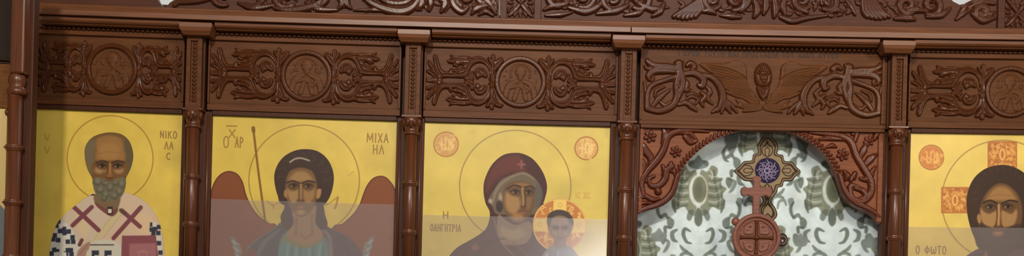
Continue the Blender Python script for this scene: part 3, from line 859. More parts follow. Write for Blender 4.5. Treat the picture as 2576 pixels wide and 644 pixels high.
def damask(c, ox, oy, s=1.0, k=1.0):
    p = lambda pts: [(ox + x * s, oy + y * s) for x, y in pts]
    mx = lambda pts: [(-x, y) for x, y in pts]
    def both(f, pts, *a, **kw): f(p(pts), *a, **kw); f(p(mx(pts)), *a, **kw)
    # wide palmette with an oval heart
    both(c.fill, [(4, -60), (22, -62), (34, -78), (50, -70), (48, -50), (62, -46), (58, -30), (72, -20), (62, -4), (68, 14), (58, 34), (36, 26), (22, 44), (6, 40)], G3, 3, .85 * k)
    both(c.line, [(40, -66), (44, -30), (52, 6), (50, 28)], 5, G1, 3, .7 * k)
    both(c.line, [(56, -40), (60, -8), (60, 22)], 4, G1, 3, .5 * k)
    c.ell(ox, oy - 15 * s, 23 * s, 40 * s, PALE, 3, .9 * k); c.ell(ox + 3 * s, oy - 17 * s, 18 * s, 33 * s, G3, 3, k)
    c.ell(ox, oy - 16 * s, 9 * s, 24 * s, G1, 6, .4 * k)
    for y_ in (-52, -32, -10, 12):
        both(c.line, [(27, y_), (44, y_ + 2), (60, y_ - 6)], [4, 3, 1.5], PALE, 3, .5 * k); both(c.line, [(28, y_ + 10), (46, y_ + 12), (62, y_ + 6)], [5, 5, 2], G1, 3, .65 * k)
    both(c.line, [(30, -66), (36, -56), (34, -44)], 4, PALE, 3, .5 * k)
    # bud above, hanging tongues below
    c.fill(p([(0, -104), (10, -92), (24, -88), (22, -74), (0, -68), (-22, -74), (-24, -88), (-10, -92)]), G2, 3, .9 * k)
    both(c.fill, [(12, -90), (26, -86), (24, -76), (14, -80)], G1, 2, .6 * k)
    c.fill(p([(0, 28), (9, 44), (9, 66), (0, 76), (-9, 66), (-9, 44)]), G1, 3, .85 * k)
    both(c.fill, [(12, 34), (24, 36), (30, 54), (22, 62), (14, 50)], G1, 3, .7 * k)
    # paired curls and small leaves
    both(c.line, [(20, 88), (34, 82), (38, 96), (30, 114), (18, 118)], [4, 9, 10, 8, 4], G1, 2.5, .8 * k)
    both(c.line, [(54, 84), (66, 92), (64, 108), (54, 114)], [5, 11, 11, 4], G1, 2.5, .75 * k)
    both(c.line, [(46, 124), (38, 134), (28, 138)], [5, 9, 5], G1, 2.5, .7 * k)
    both(c.line, [(70, 80), (84, 78), (84, 90)], [4, 9, 8], G1, 2.5, .8 * k)
    both(c.fill, [(84, 96), (96, 94), (98, 108), (90, 122), (82, 110)], G1, 3, .75 * k)
    both(c.line, [(12, 172), (16, 150), (30, 142), (44, 146)], [7, 8, 9, 6], G1, 2.5, .7 * k)
    both(c.line, [(72, -98), (84, -104), (90, -94)], [9, 10, 4], G1, 2.5, .75 * k)
    both(c.fill, [(92, -100), (106, -90), (104, -74), (94, -70), (88, -84)], G1, 3, .75 * k)
    both(c.line, [(76, -44), (92, -36), (86, -18), (78, -10)], [4, 9, 9, 4], G1, 2.5, .65 * k)
    both(c.line, [(66, 10), (63, 26), (58, 40)], [5, 9, 4], G1, 2.5, .75 * k)
    both(c.fill, [(74, -14), (84, -6), (94, -12), (88, 0), (96, 10), (84, 6), (72, 10), (80, -2)], PALE, 2.5, .7 * k)
    both(c.line, [(30, 172), (34, 156), (46, 152), (52, 164)], [5, 7, 8, 5], G1, 2.5, .6 * k)
    both(c.fill, [(56, 150), (70, 146), (72, 162), (62, 168)], G1, 2.5, .6 * k)
    both(c.line, [(96, 14), (104, 30), (100, 48), (92, 54)], [4, 9, 8, 3], G1, 2.5, .8 * k)


for ox, oy in ((1757, 494), (2093, 494), (1925, 352), (1589, 352), (2261, 352), (1925, 645), (1589, 645), (2261, 645), (1757, 790), (2093, 790)):
    damask(cv, ox, oy - (ox - 1757) * -.0, 1.0)
for ox, oy in ((1841, 350), (2020, 352)):
    cv.fill([(ox - 8, oy - 22), (ox + 8, oy - 22), (ox + 18, oy - 6), (ox + 12, oy + 20), (ox, oy + 40), (ox - 12, oy + 20), (ox - 18, oy - 6)], (96, 106, 100), 5, .8)
for ox, oy in ((1657, 594), (1856, 600), (2015, 606), (2188, 610)):
    cv.fill([(ox, oy - 20), (ox + 9, oy - 10), (ox + 20, oy - 4), (ox + 14, oy + 12), (ox, oy + 14), (ox - 14, oy + 12), (ox - 20, oy - 4), (ox - 9, oy - 10)], (132, 142, 138), 3, .95)
cv.mottle(.035, 30, 5)
t = thing('curtain', ((cxa + cxb) / 2, YC, czb), 'pale grey-green damask curtain hanging behind the carved arch', 'curtain')
cur = cv.sheet('curtain_cloth', M['cloth'], t, folds)
s = cur.modifiers.new('thickness', 'SOLIDIFY'); s.thickness = .002; s.offset = -1
cc = Canvas(xc(1835, 450, YC), xc(2030, 450, YC), zc(650, YC), zc(330, YC), YC, (150, 128, 96), 0.9)
K = lambda pts: T(1800, 314, 1.9515, pts)
outl = K([(252, 52), (226, 66), (203, 104), (207, 140), (182, 146), (174, 176), (138, 180), (116, 204), (92, 226), (112, 250), (138, 274), (172, 280), (182, 304), (204, 308), (206, 332), (222, 352), (232, 376), (214, 400), (208, 430), (222, 462), (252, 478), (282, 468), (300, 444), (292, 410), (272, 378), (284, 352), (300, 330), (304, 308), (326, 302), (334, 278), (370, 276), (394, 252), (418, 230), (396, 206), (374, 182), (336, 178), (328, 150), (300, 142), (304, 104), (280, 64)])
cc.fill(outl, (58, 46, 38), 1.5, 1, fig=True)
cen = np.array(outl).mean(0)
def shrink(pts, d):
    P = np.array(pts); n = len(P); o = []
    for i in range(n):
        tg = P[(i + 1) % n] - P[i - 1]; nn = np.array([tg[1], -tg[0]]) / (np.hypot(*tg) + 1e-6); o.append(P[i] + nn * d)
    return [tuple(v) for v in o]
sg = 1
for d, col in ((2.8, (158, 136, 104)), (5.6, (60, 48, 40)), (9.0, (150, 130, 100))):
    cc.fill(shrink(outl, sg * d), col, 1.4, 1)
c0 = K([(252, 226)])[0]
cc.ell(c0[0], c0[1], 32, 32, (44, 38, 64), 2)
for k in range(8):
    a = k * PI / 4
    cc.line([(c0[0] + 4 * math.cos(a), c0[1] + 4 * math.sin(a)), (c0[0] + 15 * math.cos(a + .35), c0[1] + 15 * math.sin(a + .35)), (c0[0] + 27 * math.cos(a), c0[1] + 27 * math.sin(a))], 2.2, (150, 136, 164), 1.2)
    cc.ring(c0[0] + 17 * math.cos(a + .39), c0[1] + 17 * math.sin(a + .39), 5.5, 1.8, (146, 132, 160), 1.2)
cc.ring(c0[0], c0[1], 7, 2, (168, 156, 184), 1.2); cc.ell(c0[0], c0[1], 3, 3, (40, 34, 70))
for dx, dy in ((0, -1), (1, 0), (-1, 0), (0, 1)):
    b_ = (c0[0] + dx * 52, c0[1] + dy * 50); L_ = lambda f, g: (b_[0] + dx * f - dy * g, b_[1] + dy * f + dx * g)
    for g in (-1, 1):
        cc.line([L_(-16, 0), L_(-8, 11 * g), L_(6, 13 * g), L_(16, 3 * g), L_(24, 0)], 2.4, (60, 48, 40), 1.2)
        cc.line([L_(-14, 3 * g), L_(2, 6 * g), L_(8, 0)], 2.2, (66, 52, 42), 1.2)
    cc.ell(*L_(20, 0), 3.5, 3.5, (60, 48, 40))
b_ = K([(255, 425)])[0]
for g in (-1, 1): cc.line([(b_[0], b_[1] - 20), (b_[0] + 12 * g, b_[1] - 2), (b_[0] + 10 * g, b_[1] + 14), (b_[0], b_[1] + 6)], 3, (58, 46, 38), 1.2)
kb = K([(325, 566)])[0]
cc.ell(kb[0], kb[1], 14, 17, (54, 44, 42), 1.5, fig=True); cc.ring(kb[0], kb[1], 10, 2.5, (130, 116, 104), 1.2); cc.ell(kb[0], kb[1] + 2, 3, 3, (180, 170, 160))
cx_ = cc.figure('embroidered_cross', M['cloth'], t, .004, folds)
s = cx_.modifiers.new('thickness', 'SOLIDIFY'); s.thickness = .003; s.offset = -1
cx_['label'] = 'gold and dark embroidered cross with a violet centre'

# ------------------------------------------------------------------ royal doors: only the finial at the top of their meeting stile shows
YD = 0.02
dc = W(1902, 598, YD); ud = U(YD)
t = thing('royal_doors', (dc[0], YD, 0), 'top of wooden double doors, round cross medallion and small cross in front of the curtain', 'door')
zdt = dc[1] - 52 * ud
xl_, xr_ = xc(1612, 700, YD), xc(2212, 700, YD)
for a, b in ((xl_, dc[0] - .0015), (dc[0] + .0015, xr_)):
    pts = []
    for i in range(13):
        f = i / 12; x = a + (b - a) * f
        e = abs(x - dc[0]) / (xr_ - xl_) * 2
        pts.append((x, zdt - .03 - .16 * math.sin(min(1, e) * PI / 2)))
    MB().outline([(b, .03), (a, .03)] + pts, YD, YD + .04).build('door_leaf', M['finial'], t, .003)
MB().box(dc[0] - .025, dc[0] + .025, YD - .015, YD + .001, .05, zdt, 1).build('meeting_stile', M['finial'], t, .004)
def disc(x, z, r, y0, y1, n=48):
    return MB().outline([(x + r * math.cos(2 * PI * k / n), z + r * math.sin(2 * PI * k / n)) for k in range(n)], y0, y1)
dk = disc(dc[0], dc[1], 55 * ud, YD - .005, YD + .028).build('finial_disc', M['finial'], t, .002)
rim = [(55.5 * math.cos(a), 55.5 * math.sin(a)) for a in np.linspace(0, 2 * PI, 49)]
rm = relief('disc_rim', t, M['finial'], [St(rim, [6], 1, .2), St([(x * .8, z * .8) for x, z in rim], [2.4], .7)], dc, YD - .005, .012)
q4 = []
for sx_, sz_ in ((-1, 1), (1, 1), (-1, -1), (1, -1)):
    q4 += [St([(sx_ * 11, sz_ * 12), (sx_ * 28, sz_ * 12), (sx_ * 24, sz_ * 27), (sx_ * 11, sz_ * 31), (sx_ * 11, sz_ * 12)], [5], .7), St([(sx_ * 16, sz_ * 18), (sx_ * 22, sz_ * 20)], [6], .6)]
relief('disc_quarters', t, M['finial'], q4, dc, YD - .005, .008)
relief('disc_cross', t, M['finial_dark'], [St([(-38, 0), (-30, 0), (30, 0), (38, 0)], [6, 4, 4, 6], 1), St([(0, -38), (0, -30), (0, 30), (0, 38)], [6, 4, 4, 6], 1), St([(0, 0), (.5, 0)], [8], 1.2)], dc, YD - .005, .010)
kx = W(1852, 557, YD)
MB().ball(kx[0], YD + .01, kx[1], 11 * ud, .012, 11 * ud, 16, 10).build('knob', M['finial'], t)
kc = W(1904, 482, YD)
cr = [(-8, -60), (8, -60), (9, -14), (24, -9), (30, -14), (38, -9), (39, 0), (38, 9), (30, 14), (24, 9), (9, 11), (8, 24), (12, 30), (9, 38), (0, 40), (-9, 38), (-12, 30), (-8, 24), (-9, 11), (-24, 9), (-30, 14), (-38, 9), (-40, 0), (-38, -9), (-30, -14), (-24, -9), (-9, -14)]
MB().outline([(kc[0] + x * ud, kc[1] + z * ud) for x, z in cr], YD, YD + .018).build('finial_cross', M['finial'], t, .003)

# ------------------------------------------------------------------ icons
GOLD = (211, 184, 79)


def icon_start(i, label, seed, base=GOLD):
    a, b = IX[i]
    t = thing('icon_panel', ((a + b) / 2, YI, ZB), label, 'icon', 'gold ground icons in the bays of the screen')
    MB().box(a, b, YI + .0012, YI + .024, ZB, ZI, 1).build('panel_board', M['stile'], t)
    g = Canvas(a, b, ZB, ZI, YI, base)
    g.mottle(.022, 60, seed)
    f = Canvas(a, b, ZB, ZI, YI, (120, 90, 60))
    return t, g, f


def icon_end(t, g, f):
    g.sheet('gold_ground', M['gold'], t)
    return f.figure('painted_figure', M['paint'], t, .0008)


def pane(t, i, px0, px1, ptop):  # added pane, its top edge set where the painted reflection haze begins
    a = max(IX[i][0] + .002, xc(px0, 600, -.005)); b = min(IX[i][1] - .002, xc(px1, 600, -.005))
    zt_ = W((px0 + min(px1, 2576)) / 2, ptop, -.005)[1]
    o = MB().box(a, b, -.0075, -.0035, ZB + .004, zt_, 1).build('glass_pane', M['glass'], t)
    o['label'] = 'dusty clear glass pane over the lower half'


def eyes(c, pts, sz, brow=None):
    for x, y in pts:
        c.ell(x, y, sz * 1.75, sz * 1.15, (84, 58, 34), 6, .7)
        c.ell(x - sz * .1, y + sz * .1, sz * 1.0, sz * .5, (134, 102, 64), 2.5, .6)
        c.ell(x, y, sz * .62, sz * .62, (40, 26, 16), 2.2)
        c.ell(x - sz * .55, y + sz * .12, 1.7, 1.5, (190, 164, 124), 1.5, .7)
        c.line([(x - sz * 1.4, y + .5), (x, y - sz * .6), (x + sz * 1.4, y + .5)], 3, (54, 34, 20), 2.2)
        c.line([(x - sz * 1.1, y + sz * .85), (x, y + sz * 1.15), (x + sz * 1.1, y + sz * .85)], 1.5, (84, 56, 32), 2.5, .6)


def roundel(g, x, y, r, seed, col=(186, 118, 44), gold=(232, 190, 96)):
    rnd = random.Random(seed)
    g.ell(x, y, r, r, (160, 98, 36), 2.5); g.ell(x, y, r - 3, r - 3, col, 2)
    g.ring(x, y, r - 4, 1.5, (226, 176, 88), 1.5, .7)
    for k in range(26):
        a = rnd.uniform(0, 2 * PI); q = rnd.uniform(.25, .82) * r; b = rnd.uniform(0, 2 * PI); L = rnd.uniform(3, 8)
        p = (x + q * math.cos(a), y + q * math.sin(a))
        g.line([p, (p[0] + L * math.cos(b), p[1] + L * math.sin(b)), (p[0] + L * math.cos(b + 1.2), p[1] + L * math.sin(b + 1.2))], 2.0, gold, 1.6, .8)
    for dx in (-.34, -.05, .24, .42):
        g.line([(x + dx * r, y - .42 * r), (x + dx * r, y + .45 * r)], 3.0, gold, 1.6, .9)
    g.line([(x - .34 * r, y - .1 * r), (x - .05 * r, y + .2 * r)], 2.6, gold, 1.6, .9)
    g.line([(x + .24 * r, y), (x + .5 * r, y - .3 * r), (x + .52 * r, y + .35 * r)], 2.6, gold, 1.6, .8)


def redpanel(g, pts, seed):
    rnd = random.Random(seed)
    P = np.array(pts); g.fill(pts, (196, 124, 48), 1.6, 1, False)
    x0, y0 = P.min(0) + 4; x1, y1 = P.max(0) - 4
    for k in range(int((x1 - x0) * (y1 - y0) / 20)):
        x = rnd.uniform(x0, x1); y = rnd.uniform(y0, y1); b = rnd.uniform(0, 2 * PI); L = rnd.uniform(3, 6)
        g.line([(x, y), (x + L * math.cos(b), y + L * math.sin(b)), (x + L * math.cos(b + 1.3), y + L * math.sin(b + 1.3))], 2.4, (232, 174, 88) if k % 3 else (158, 86, 28), 1.8, .75)
    cx, cy = (x0 + x1) / 2, (y0 + y1) / 2
    g.ell(cx, cy, 11, 17, (190, 114, 42), 2); g.ell(cx, cy, 8, 15, (234, 184, 98), 1.8); g.ell(cx, cy, 4, 10, (186, 112, 42), 1.8)
    Q_ = [tuple(p) for p in pts]; g.line(Q_ + [Q_[0]], 3, (176, 100, 36), 1.8, .9, False)


# ---- the bishop
t, g, f = icon_start(0, 'gold icon of a bald grey-bearded bishop in white vestment with dark red crosses', 1, (220, 191, 84))
g.ring(277, 399, 108, 2.6, (164, 124, 48), 1.8)
for p, dx in (((118, 345), 0), ((118, 377), 0)): g.line([(p[0] - 6, p[1] - 8), (p[0], p[1] + 8), (p[0] + 6, p[1] - 6)], 3, (168, 130, 52), 2, .6)
robe = [(124, 740), (124, 650), (130, 602), (148, 556), (186, 520), (222, 494), (252, 482), (300, 482), (344, 494), (378, 520), (400, 558), (411, 602), (415, 660), (416, 740)]
f.fill(robe, (200, 184, 162), 1.5, 1, fig=True)
f.fill([(124, 740), (124, 650), (130, 602), (149, 552), (172, 566), (198, 610), (215, 650), (215, 740)], (206, 202, 190), 3)
NV = (52, 54, 70)
def sq(cx, cy, w=11.5, col=NV, crop=True):
    x, y = T(120, 470, 3.7, [(cx, cy)])[0]
    f.fill([(x - w / 2, y - w / 2), (x + w / 2, y - w / 2), (x + w / 2, y + w / 2), (x - w / 2, y + w / 2)], col, 1.4, 1, False)
for c_ in ((100, 322), (90, 362), (152, 392), (116, 412), (196, 416), (158, 430), (68, 452), (52, 488), (98, 496), (232, 470), (188, 512), (238, 512), (62, 588), (88, 584), (38, 622), (188, 590), (216, 590), (172, 622), (222, 628), (52, 690), (100, 690), (190, 690), (60, 740), (180, 740)): sq(*c_)
for c_ in ((122, 362), (192, 465), (106, 452), (76, 628), (156, 628), (100, 560), (150, 545)): sq(*c_, 10, (214, 210, 202))
f.line(T(120, 470, 3.7, [(30, 545), (260, 545)]), 7, (200, 198, 186), 2, .8)
# stole: two broad cream bands meeting on the breast
f.fill([(236, 486), (218, 497), (180, 524), (152, 552), (180, 570), (212, 616), (232, 612), (296, 540), (276, 528)], (204, 184, 160), 2)
f.fill([(312, 484), (344, 496), (378, 522), (398, 556), (404, 590), (384, 592), (300, 606), (236, 612), (262, 570), (296, 526), (302, 505)], (208, 182, 154), 2)
f.fill([(190, 535), (225, 560), (215, 600), (196, 572)], (222, 194, 140), 12, .5); f.fill([(340, 540), (380, 545), (390, 580), (350, 588)], (224, 190, 140), 12, .5)
f.fill([(296, 524), (310, 534), (250, 606), (228, 610)], (204, 184, 142), 2)
f.line([(309, 536), (252, 608)], 1.4, (170, 146, 112), 1.5, .7); f.line([(294, 528), (238, 600)], 1.4, (176, 150, 116), 1.5, .7)
MAR = (122, 68, 74)
for a, b in (((183, 518), (248, 579)), ((231, 521), (183, 567)), ((307, 530), (352, 570)), ((354, 522), (286, 599))): f.line([a, b], 11, MAR, 1.5, 1, False)
f.line([(304, 529), (314, 537)], 10, (84, 66, 52), 2, .7)
for c_ in ((972, 352), (968, 398), (1000, 392), (985, 430), (1030, 430), (975, 470), (1012, 486), (1034, 374), (1036, 525), (1050, 612), (1050, 690)): sq(*c_, 11)
for c_ in ((1030, 482), (1040, 570), (995, 350)): sq(*c_, 11, (206, 202, 186))
f.fill([(220, 618), (302, 618), (302, 740), (216, 740)], (202, 196, 178), 2)
f.line([(226, 616), (286, 616)], 3, (72, 64, 60), 1.5)
for x in (240, 272): f.fill([(x - 9, 630), (x + 9, 630), (x + 9, 660), (x - 9, 660)], NV, 1.4, 1, False)
for x in (240, 272): f.fill([(x - 2, 642), (x + 9, 642), (x + 9, 660), (x - 2, 660)], (200, 196, 184), 1.4, 1, False)
f.fill([(188, 740), (192, 648), (204, 622), (226, 608), (224, 626), (216, 646), (220, 740)], (168, 132, 112), 2.5)
f.line([(200, 640), (222, 614)], 2, (120, 84, 66), 2, .6); f.line([(206, 604), (200, 616)], 9, (110, 64, 62), 2)
f.fill([(307, 593), (392, 592), (400, 660), (402, 740), (302, 740)], (134, 74, 80), 1.6, 1, False)
f.fill([(326, 613), (392, 612), (397, 740), (322, 740)], (160, 104, 106), 4, 1, False)
f.line([(345, 634), (372, 634)], 2, (186, 140, 130), 2, .6); f.ring(360, 640, 10, 2, (182, 136, 128), 2, .5)
# neck, collar
f.fill([(243, 486), (300, 486), (296, 526), (276, 540), (240, 512)], (124, 100, 70), 3)
f.fill([(240, 508), (276, 530), (296, 522), (294, 536), (278, 544), (246, 522)], (120, 72, 66), 2)
f.fill([(270, 520), (284, 520), (284, 540), (270, 540)], (56, 46, 44), 2, 1, False); f.fill([(272, 526), (281, 526), (281, 536), (272, 536)], (220, 206, 186), 1.4, 1, False)
for x, y, cc_ in ((234, 476, (50, 42, 40)), (232, 488, (50, 42, 40)), (238, 484, (214, 200, 180)), (228, 480, (206, 196, 172))): f.fill([(x - 6, y - 4), (x + 6, y - 4), (x + 6, y + 4), (x - 6, y + 4)], cc_, 1.5, 1, False)
# head
head = [(213, 390), (216, 366), (232, 346), (256, 336), (280, 333), (306, 338), (325, 354), (334, 378), (335, 400), (329, 424), (318, 446), (308, 468), (240, 468), (232, 448), (219, 422)]
f.fill(head, (112, 84, 44), 1.6, 1, fig=True)
f.fill([(213, 390), (217, 364), (234, 348), (240, 362), (236, 392), (238, 420), (232, 440), (220, 420)], (112, 100, 74), 4)
f.fill([(318, 350), (334, 378), (334, 402), (328, 424), (318, 434), (316, 400), (312, 366)], (98, 82, 56), 4)
f.fill([(244, 350), (276, 340), (304, 350), (312, 378), (310, 404), (246, 404), (242, 378)], (154, 112, 58), 10, .95)
f.fill([(252, 366), (284, 360), (300, 378), (292, 398), (256, 398)], (168, 126, 70), 12, .7)
f.line([(226, 352), (250, 341), (280, 337), (310, 344)], 5, (112, 82, 42), 4, .7)
f.line([(246, 387), (276, 382), (306, 386)], 2, (132, 92, 44), 3, .5)
f.fill([(238, 408), (314, 408), (318, 436), (300, 462), (246, 462), (234, 436)], (118, 80, 40), 6)
f.ell(250, 428, 12, 9, (172, 134, 92), 7, .9); f.ell(299, 428, 12, 9, (170, 132, 88), 7, .9)
f.ell(265, 428, 5, 8, (150, 108, 58), 6, .7)
eyes(f, ((257, 417), (296, 417)), 8)
f.line([(242, 410), (258, 405), (272, 410)], 5, (74, 48, 26), 2.5); f.line([(282, 410), (296, 405), (312, 409)], 5, (74, 48, 26), 2.5)
f.line([(273, 410), (270, 430), (268, 442)], 3, (92, 58, 28), 2.5, .8); f.line([(277, 412), (277, 438)], 5, (178, 132, 76), 4, .8)
f.ell(276, 442, 9, 4, (140, 96, 52), 3); f.line([(268, 446), (276, 449), (285, 446)], 2.5, (78, 50, 30), 2)
f.line([(219, 404), (222, 424)], 5, (132, 98, 56), 3, .7)
BD = (112, 106, 82)
beard = [(234, 452), (246, 446), (262, 450), (276, 456), (292, 450), (308, 446), (317, 456), (314, 478), (306, 494), (292, 504), (276, 508), (258, 504), (244, 494), (236, 474)]
f.fill(beard, BD, 2.5, 1, fig=True)
for x, y, rx, ry in ((246, 456, 9, 9), (266, 460, 8, 7), (290, 458, 8, 7), (306, 462, 8, 10), (252, 476, 9, 8), (300, 480, 8, 9), (277, 470, 8, 9), (266, 488, 8, 8), (288, 492, 8, 7), (262, 498, 6, 6)):
    f.ell(x, y + 2, rx + 1, ry + 1, (80, 76, 58), 5, .7); f.ell(x, y - 1, rx - 2, ry - 2, (140, 134, 108), 6, .7)
f.line([(262, 456), (276, 453), (290, 456)], 3, (104, 74, 52), 2, .8)
icon_end(t, g, f)
for s_, x, y, w_, h_ in (('ΝΙΚΟ', 424, 339, 42, 17), ('ΛΑ', 425, 366, 22, 18), ('Ϲ', 424, 393, 11, 17)):
    lettering('inscription', t, M['ink'], s_, x, y, w_, h_, YI)

# ---- the archangel
t, g, f = icon_start(1, 'gold icon of a red-winged archangel with dark curled hair and a staff', 2)
g.ring(765, 454, 139, 2.6, (150, 116, 50), 1.8)
g.line([(637, 322), (651, 440), (668, 562)], 5.5, (128, 92, 24), 1.8)
g.line([(637, 322), (638, 330)], 9, (120, 86, 24), 1.8)
for s_ in (1,):
    g.line([(672, 506), (686, 516), (704, 508)], 3.5, (176, 138, 70), 2, .8); g.line([(684, 514), (690, 524)], 4, (170, 130, 66), 2, .8)
    g.line([(818, 516), (834, 508), (846, 498)], 3, (160, 122, 60), 2, .8); g.line([(850, 496), (846, 516), (842, 524)], 5, (150, 112, 52), 2, .8); g.line([(876, 442), (890, 432)], 3, (180, 146, 80), 3, .6)
WL = [(524, 740), (527, 560), (530, 488), (540, 456), (556, 437), (576, 430), (597, 437), (611, 458), (622, 496), (642, 532), (672, 560), (700, 580), (700, 740)]
WR = [(1004, 740), (1004, 520), (996, 480), (984, 458), (970, 445), (956, 442), (938, 448), (923, 466), (912, 492), (904, 514), (888, 538), (862, 562), (834, 584), (834, 740)]
for P_, flip_ in ((WL, 0), (WR, 1)):
    f.fill(P_, (96, 44, 24), 1.6, 1, fig=True); f.fill(shrink(P_, 3 * (1 if flip_ else -1)), (128, 70, 34), 3)
f.fill([(530, 500), (600, 500), (620, 540), (590, 600), (560, 640), (528, 640)], (124, 66, 42), 20, .6)
f.fill([(600, 560), (660, 570), (650, 640), (600, 640)], (124, 62, 38), 14, .7)
for bx_, by_, sgn in ((578, 596, 1), (944, 594, -1)):
    for k in range(8):
        y = by_ + k * 9; x = bx_ + sgn * (2 + k * 2.6)
        f.line([(x, y), (x + sgn * 10, y + 8), (x + sgn * 5, y + 16)], [3, 8, 3], (150, 166, 160) if k % 2 else (106, 128, 128), 2, .85)
        f.line([(x + sgn * 14, y + 14), (x + sgn * 22, y + 20)], [3, 6], (126, 146, 146), 2, .8)
body = [(596, 740), (612, 640), (640, 606), (690, 574), (716, 556), (800, 556), (834, 576), (870, 592), (896, 616), (914, 650), (924, 740)]
f.fill(body, (96, 104, 104), 2, 1, fig=True)
f.fill([(716, 556), (690, 576), (646, 606), (622, 640), (612, 740), (700, 740), (700, 640), (706, 600), (730, 570)], (74, 72, 76), 3)
f.line([(700, 580), (664, 612), (640, 660)], [4, 10, 8], (116, 120, 120), 8, .6)
f.fill([(800, 556), (838, 578), (872, 594), (898, 618), (918, 660), (924, 740), (830, 740), (836, 660), (826, 610), (806, 580)], (82, 66, 72), 3)
f.line([(806, 572), (828, 596), (834, 640)], [4, 9, 8], (134, 124, 126), 6, .7); f.line([(850, 600), (880, 640), (890, 700)], 6, (66, 54, 60), 6, .6)
f.fill([(716, 590), (700, 640), (700, 740), (820, 740), (826, 650), (812, 600), (790, 606), (760, 616), (736, 606)], (92, 128, 124), 3)
for x in (726, 748, 780, 806): f.line([(x, 612), (x - 4, 660), (x, 720)], [3, 6, 5], (128, 160, 152), 4, .7); f.line([(x + 9, 616), (x + 6, 680)], 4, (66, 98, 98), 4, .6)
f.fill([(716, 592), (740, 604), (764, 612), (792, 604), (810, 596), (812, 606), (766, 626), (716, 606)], (128, 116, 70), 3, .8)
f.fill([(590, 740), (604, 646), (636, 626), (650, 660), (640, 740)], (120, 66, 44), 5, .8)
# tresses, neck, hair, face
for P_ in ([(706, 500), (716, 520), (706, 545), (714, 574), (736, 580), (744, 540), (738, 500)], [(796, 500), (812, 512), (818, 540), (824, 566), (808, 578), (790, 560), (788, 520)]): f.fill(P_, (66, 46, 38), 2, 1, fig=True)
f.fill([(736, 510), (792, 510), (794, 560), (812, 592), (770, 618), (728, 600), (722, 586), (738, 560)], (146, 116, 84), 3, fig=True)
f.line([(746, 548), (744, 590)], 6, (110, 82, 56), 6, .6); f.line([(784, 540), (786, 590)], 7, (116, 90, 64), 6, .6); f.line([(758, 588), (768, 600), (782, 590)], 3, (104, 76, 50), 3, .6)
hair = [(690, 452), (694, 424), (710, 398), (736, 381), (766, 375), (798, 380), (822, 398), (836, 424), (840, 452), (834, 484), (822, 508), (806, 516), (716, 516), (698, 490)]
f.fill(hair, (58, 40, 30), 2, 1, fig=True)
for k in range(9):
    a = PI * (1.02 + k * .12); f.line([(765 + 48 * math.cos(a), 452 + 48 * math.sin(a)), (765 + 60 * math.cos(a + .1), 452 + 58 * math.sin(a + .1)), (765 + 70 * math.cos(a - .05), 452 + 66 * math.sin(a - .05))], 3, (84, 60, 42), 4, .6)
f.line([(730, 408), (742, 400), (758, 398), (778, 404)], 4, (176, 160, 138), 2.2, .9)
face = [(720, 452), (728, 432), (746, 423), (764, 422), (784, 430), (794, 448), (798, 474), (796, 500), (790, 520), (776, 538), (758, 546), (742, 538), (728, 520), (720, 496), (718, 474)]
f.fill(face, (112, 82, 48), 2.5, fig=True)
f.fill([(730, 446), (746, 432), (768, 432), (784, 446), (784, 456), (732, 456)], (158, 122, 74), 9, .9)
f.fill([(722, 474), (730, 480), (744, 480), (750, 476), (750, 500), (738, 512), (727, 498)], (160, 126, 80), 5, .9); f.fill([(764, 477), (772, 481), (786, 479), (792, 472), (790, 496), (776, 512), (765, 502)], (152, 116, 70), 5, .9)
f.ell(757, 534, 12, 7, (176, 138, 92), 6, .8)
f.fill([(716, 478), (722, 480), (722, 498), (714, 492)], (170, 126, 76), 2, .8); f.fill([(798, 478), (808, 476), (806, 494), (797, 500)], (176, 132, 82), 2, .9)
eyes(f, ((739, 467), (775, 467)), 8)
f.line([(721, 460), (736, 455), (752, 461)], 4, (56, 36, 22), 2.5); f.line([(752, 461), (760, 461)], 3, (64, 42, 26), 2.5); f.line([(760, 461), (776, 455), (792, 459)], 4, (56, 36, 22), 2)
f.line([(757, 464), (757, 498)], 5, (160, 124, 76), 3, .8); f.line([(752, 462), (752, 490), (750, 503)], 2.4, (92, 56, 30), 2, .8); f.line([(748, 504), (757, 508), (765, 503)], 3, (98, 58, 34), 2)
f.line([(745, 516), (757, 514), (769, 516)], 3.4, (130, 70, 52), 2); f.ell(757, 521, 8, 3, (164, 104, 80), 2.5, .8); f.line([(750, 527), (764, 527)], 2, (100, 68, 42), 3, .6)
icon_end(t, g, f)
for s_, x, y, w_, h_ in (('Χ', 584, 336, 18, 20), ('Ο', 569, 357, 14, 28), ('ΑΡ', 602, 358, 20, 26), ('ΜΙΧΑ', 950, 347, 54, 22), ('ΗΛ', 952, 376, 28, 22)):
    lettering('inscription', t, M['ink'], s_, x, y, w_, h_, YI)
lettering('inscription', t, M['ink'], '–', 583, 317, 26, 4, YI)
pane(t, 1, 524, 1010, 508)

# ---- mother and child
t, g, f = icon_start(2, 'gold icon of a woman in a dark red veil holding a haloed child', 3, (211, 187, 86))
g.ring(1296, 468, 140, 2.6, (150, 118, 56), 1.8)
roundel(g, 1122, 363, 32, 4, (196, 148, 76), (226, 190, 112)); roundel(g, 1475, 373, 30, 5, (206, 160, 84), (236, 200, 122))
Cq = lambda pts: T(1110, 370, 2.352, pts)
veil = Cq([(435, 34), (365, 48), (300, 104), (258, 190), (250, 260), (262, 330), (288, 390), (272, 470), (232, 512), (160, 556), (100, 590), (50, 640), (20, 700), (0, 870)]) + [(1500, 740), (1480, 690), (1446, 640), (1400, 600), (1368, 540)] + Cq([(592, 360), (612, 310), (626, 232), (602, 150), (548, 76), (490, 42)])
f.fill(veil, (70, 36, 34), 1.8, 1, fig=True)
f.fill(Cq([(430, 44), (340, 80), (275, 170), (268, 270), (330, 190), (420, 150), (500, 145), (470, 60)]), (104, 50, 42), 14, .8)
